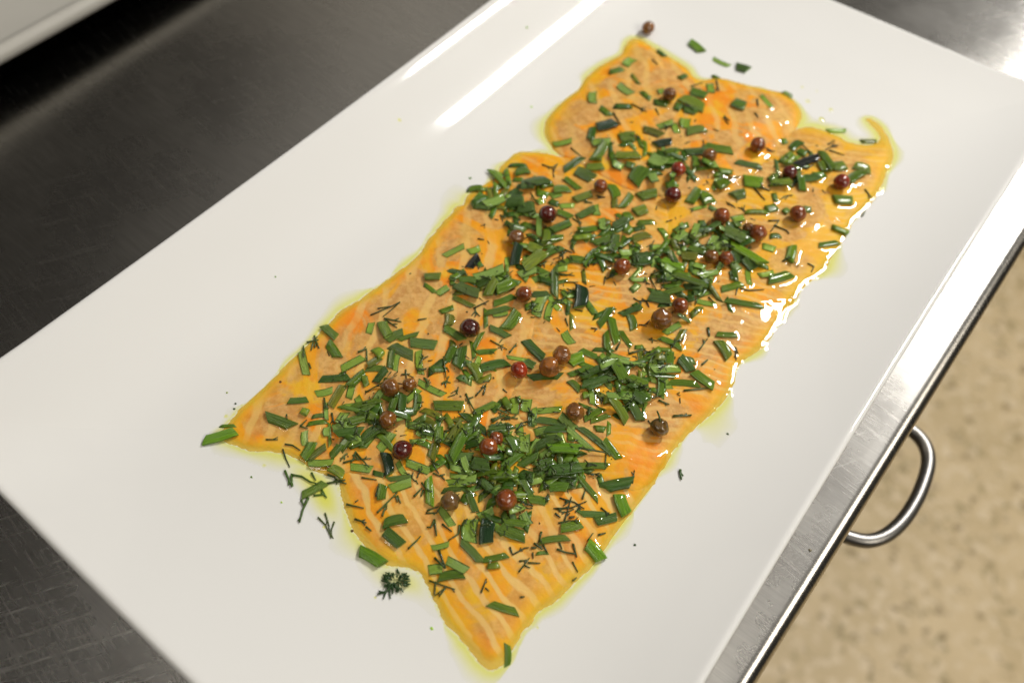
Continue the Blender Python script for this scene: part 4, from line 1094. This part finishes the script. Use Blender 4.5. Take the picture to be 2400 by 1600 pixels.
# ------------------------------------------------------------------ oil: a film on the flesh, climbing the herbs, and a pool running out onto the platter
POOL = [(640,1040),(700,1075),(770,1105),(800,1150),(812,1205),(845,1268),(900,1322),(985,1340),(1020,1420),(1035,1450),(1015,1445),(985,1405),(940,1392),(885,1368),(845,1320),(815,1262),(775,1225),(740,1205),(715,1165),(690,1130),(662,1090)]
PW = smooth_poly([on_food(p[0], p[1], 0.0, H_PLATE)[:2] for p in POOL], 3, 0.0002, 77)
pin = inside(XX, YY, PW); pd, _, _ = seg_dist(XX, YY, PW)
pool = np.where(pin, 0.00050 * np.clip(pd / 0.0045, 0, 1) ** 1.3, 0.0)
wob = blobs(10, 9)
reach = np.clip(0.0032 + 0.0040 * wob, 0.0004, 0.0125)
halo = 0.00036 * np.clip(1 - DOUT / reach, 0, 1) ** 2.2
th_pool = np.maximum(boxblur(boxblur(pool, 3), 3), halo)
for dx_, dy_, dr_ in ((1880, 205, 5), (1893, 238, 7), (1947, 258, 7), (935, 268, 6), (1925, 280, 9), (1915, 215, 4), (620, 1090, 5), (880, 1400, 6), (1260, 1470, 6), (760, 1235, 6), (530, 975, 6)):      # stray drops
    q = on_food(dx_, dy_, 0.0, H_PLATE)
    if not (GX[0] < q[0] < GX[-1] and GY[0] < q[1] < GY[-1]): continue
    r_ = dr_ * depth(q) / F_PX
    d2_ = ((XX - q[0]) ** 2 + (YY - q[1]) ** 2) / (r_ * r_)
    th_pool = np.maximum(th_pool, 0.00035 * np.clip(1 - d2_, 0, 1))
wob2 = blobs(4, 12)
soft = boxblur(boxblur(boxblur(FOOT, 1), 1), 1)
film = 0.00014 + (0.00001 + 0.00003 * BORDER) * wob2 + 0.00003 * BORDER * blobs(2, 21) * np.clip((-0.05 - XX) / 0.05, 0.1, 1) + 0.00050 * soft * (1 + 0.5 * blobs(2, 14))
for _ in range(3000):                    # beads standing on the film
    i = nrs.randint(6, len(GX) - 6); j = nrs.randint(6, len(GY) - 6)
    if not UNION[i, j]: continue
    r_ = nrs.uniform(0.8, 2.4); n_ = int(r_) + 1
    aa, bb = np.mgrid[-n_:n_ + 1, -n_:n_ + 1]
    film[i - n_:i + n_ + 1, j - n_:j + n_ + 1] += np.clip(1 - (aa * aa + bb * bb) / (r_ * r_), 0, 1) * r_ * RES * nrs.uniform(0.10, 0.36) * min(1.0, max(0.12, (-0.055 - GX[i]) / 0.05))
film = np.clip(film, 0.00006, 0.0016)
dry = boxblur((H_SALMON - H_PLATE), 2)
z_oil = np.where(UNION, H_SALMON + film, H_PLATE + th_pool)
thick_oil = np.where(UNION, 0.00009 + 0.1 * film, th_pool)
k = 1
sel = UNION | (th_pool > 0.000006)
cell = sel[:-1, :-1] & sel[1:, :-1] & sel[1:, 1:] & sel[:-1, 1:]
use = np.zeros(XX.shape, bool)
use[:-1, :-1] |= cell; use[1:, :-1] |= cell; use[1:, 1:] |= cell; use[:-1, 1:] |= cell
idx = -np.ones(XX.shape, int); idx[use] = np.arange(use.sum())
co = np.stack([XX[use] + 0.09, YY[use] - 0.15, z_oil[use] - ZP], 1).astype(np.float32)
I, J = np.nonzero(cell)
fa = np.stack([idx[I, J], idx[I + 1, J], idx[I + 1, J + 1], idx[I, J + 1]], 1).astype(np.int32)
me = bpy.data.meshes.new('olive_oil')
me.vertices.add(len(co)); me.vertices.foreach_set('co', co.ravel())
me.loops.add(fa.size); me.loops.foreach_set('vertex_index', fa.ravel())
me.polygons.add(len(fa)); me.polygons.foreach_set('loop_start', np.arange(0, fa.size, 4, dtype=np.int32)); me.polygons.foreach_set('loop_total', np.full(len(fa), 4, dtype=np.int32))
me.update(calc_edges=True)
me.polygons.foreach_set('use_smooth', np.ones(len(fa), bool))
a = me.attributes.new('thick', 'FLOAT', 'POINT'); a.data.foreach_set('value', thick_oil[use].astype(np.float32))
me.materials.append(M_OIL); me.update()
oil = bpy.data.objects.new('olive_oil', me); col.objects.link(oil); oil.location = (-0.09, 0.15, ZP)
tag(oil, 'thin yellow green oil over the salmon and pooling on the platter', 'oil', kind='stuff')
print('chives', N_CH, 'rest', len(rest) if rest else 0, 'dill', dill_n, 'oil faces', len(fa))

# ------------------------------------------------------------------ look-alikes beside the same peppercorn: say which one
same = {}
for o in col.objects:
    if o.parent is None and o.get('category') in ('chive', 'dill') and 'label' in o and o.get('kind') is None: same.setdefault(o['label'], []).append(o)
for lab, os_ in same.items():
    if len(os_) < 2: continue
    os_.sort(key=lambda o: pix(np.array(o.location))[0])
    n_ = len(os_)
    for k_, o in enumerate(os_):
        w = ['left', 'right'][k_] if n_ == 2 else ('leftmost' if k_ == 0 else ('rightmost' if k_ == n_ - 1 else (['', 'second', 'third', 'fourth', 'fifth', 'sixth'][min(k_, 5)] + ' from left')))
        words = (w + ': ' + lab).split() if ' ' in w else (w + ' ' + lab).split()
        words = [x for x in words if len(words) <= 16 or x not in ('just', 'well', 'directly')]
        o['label'] = ' '.join(words[:16])
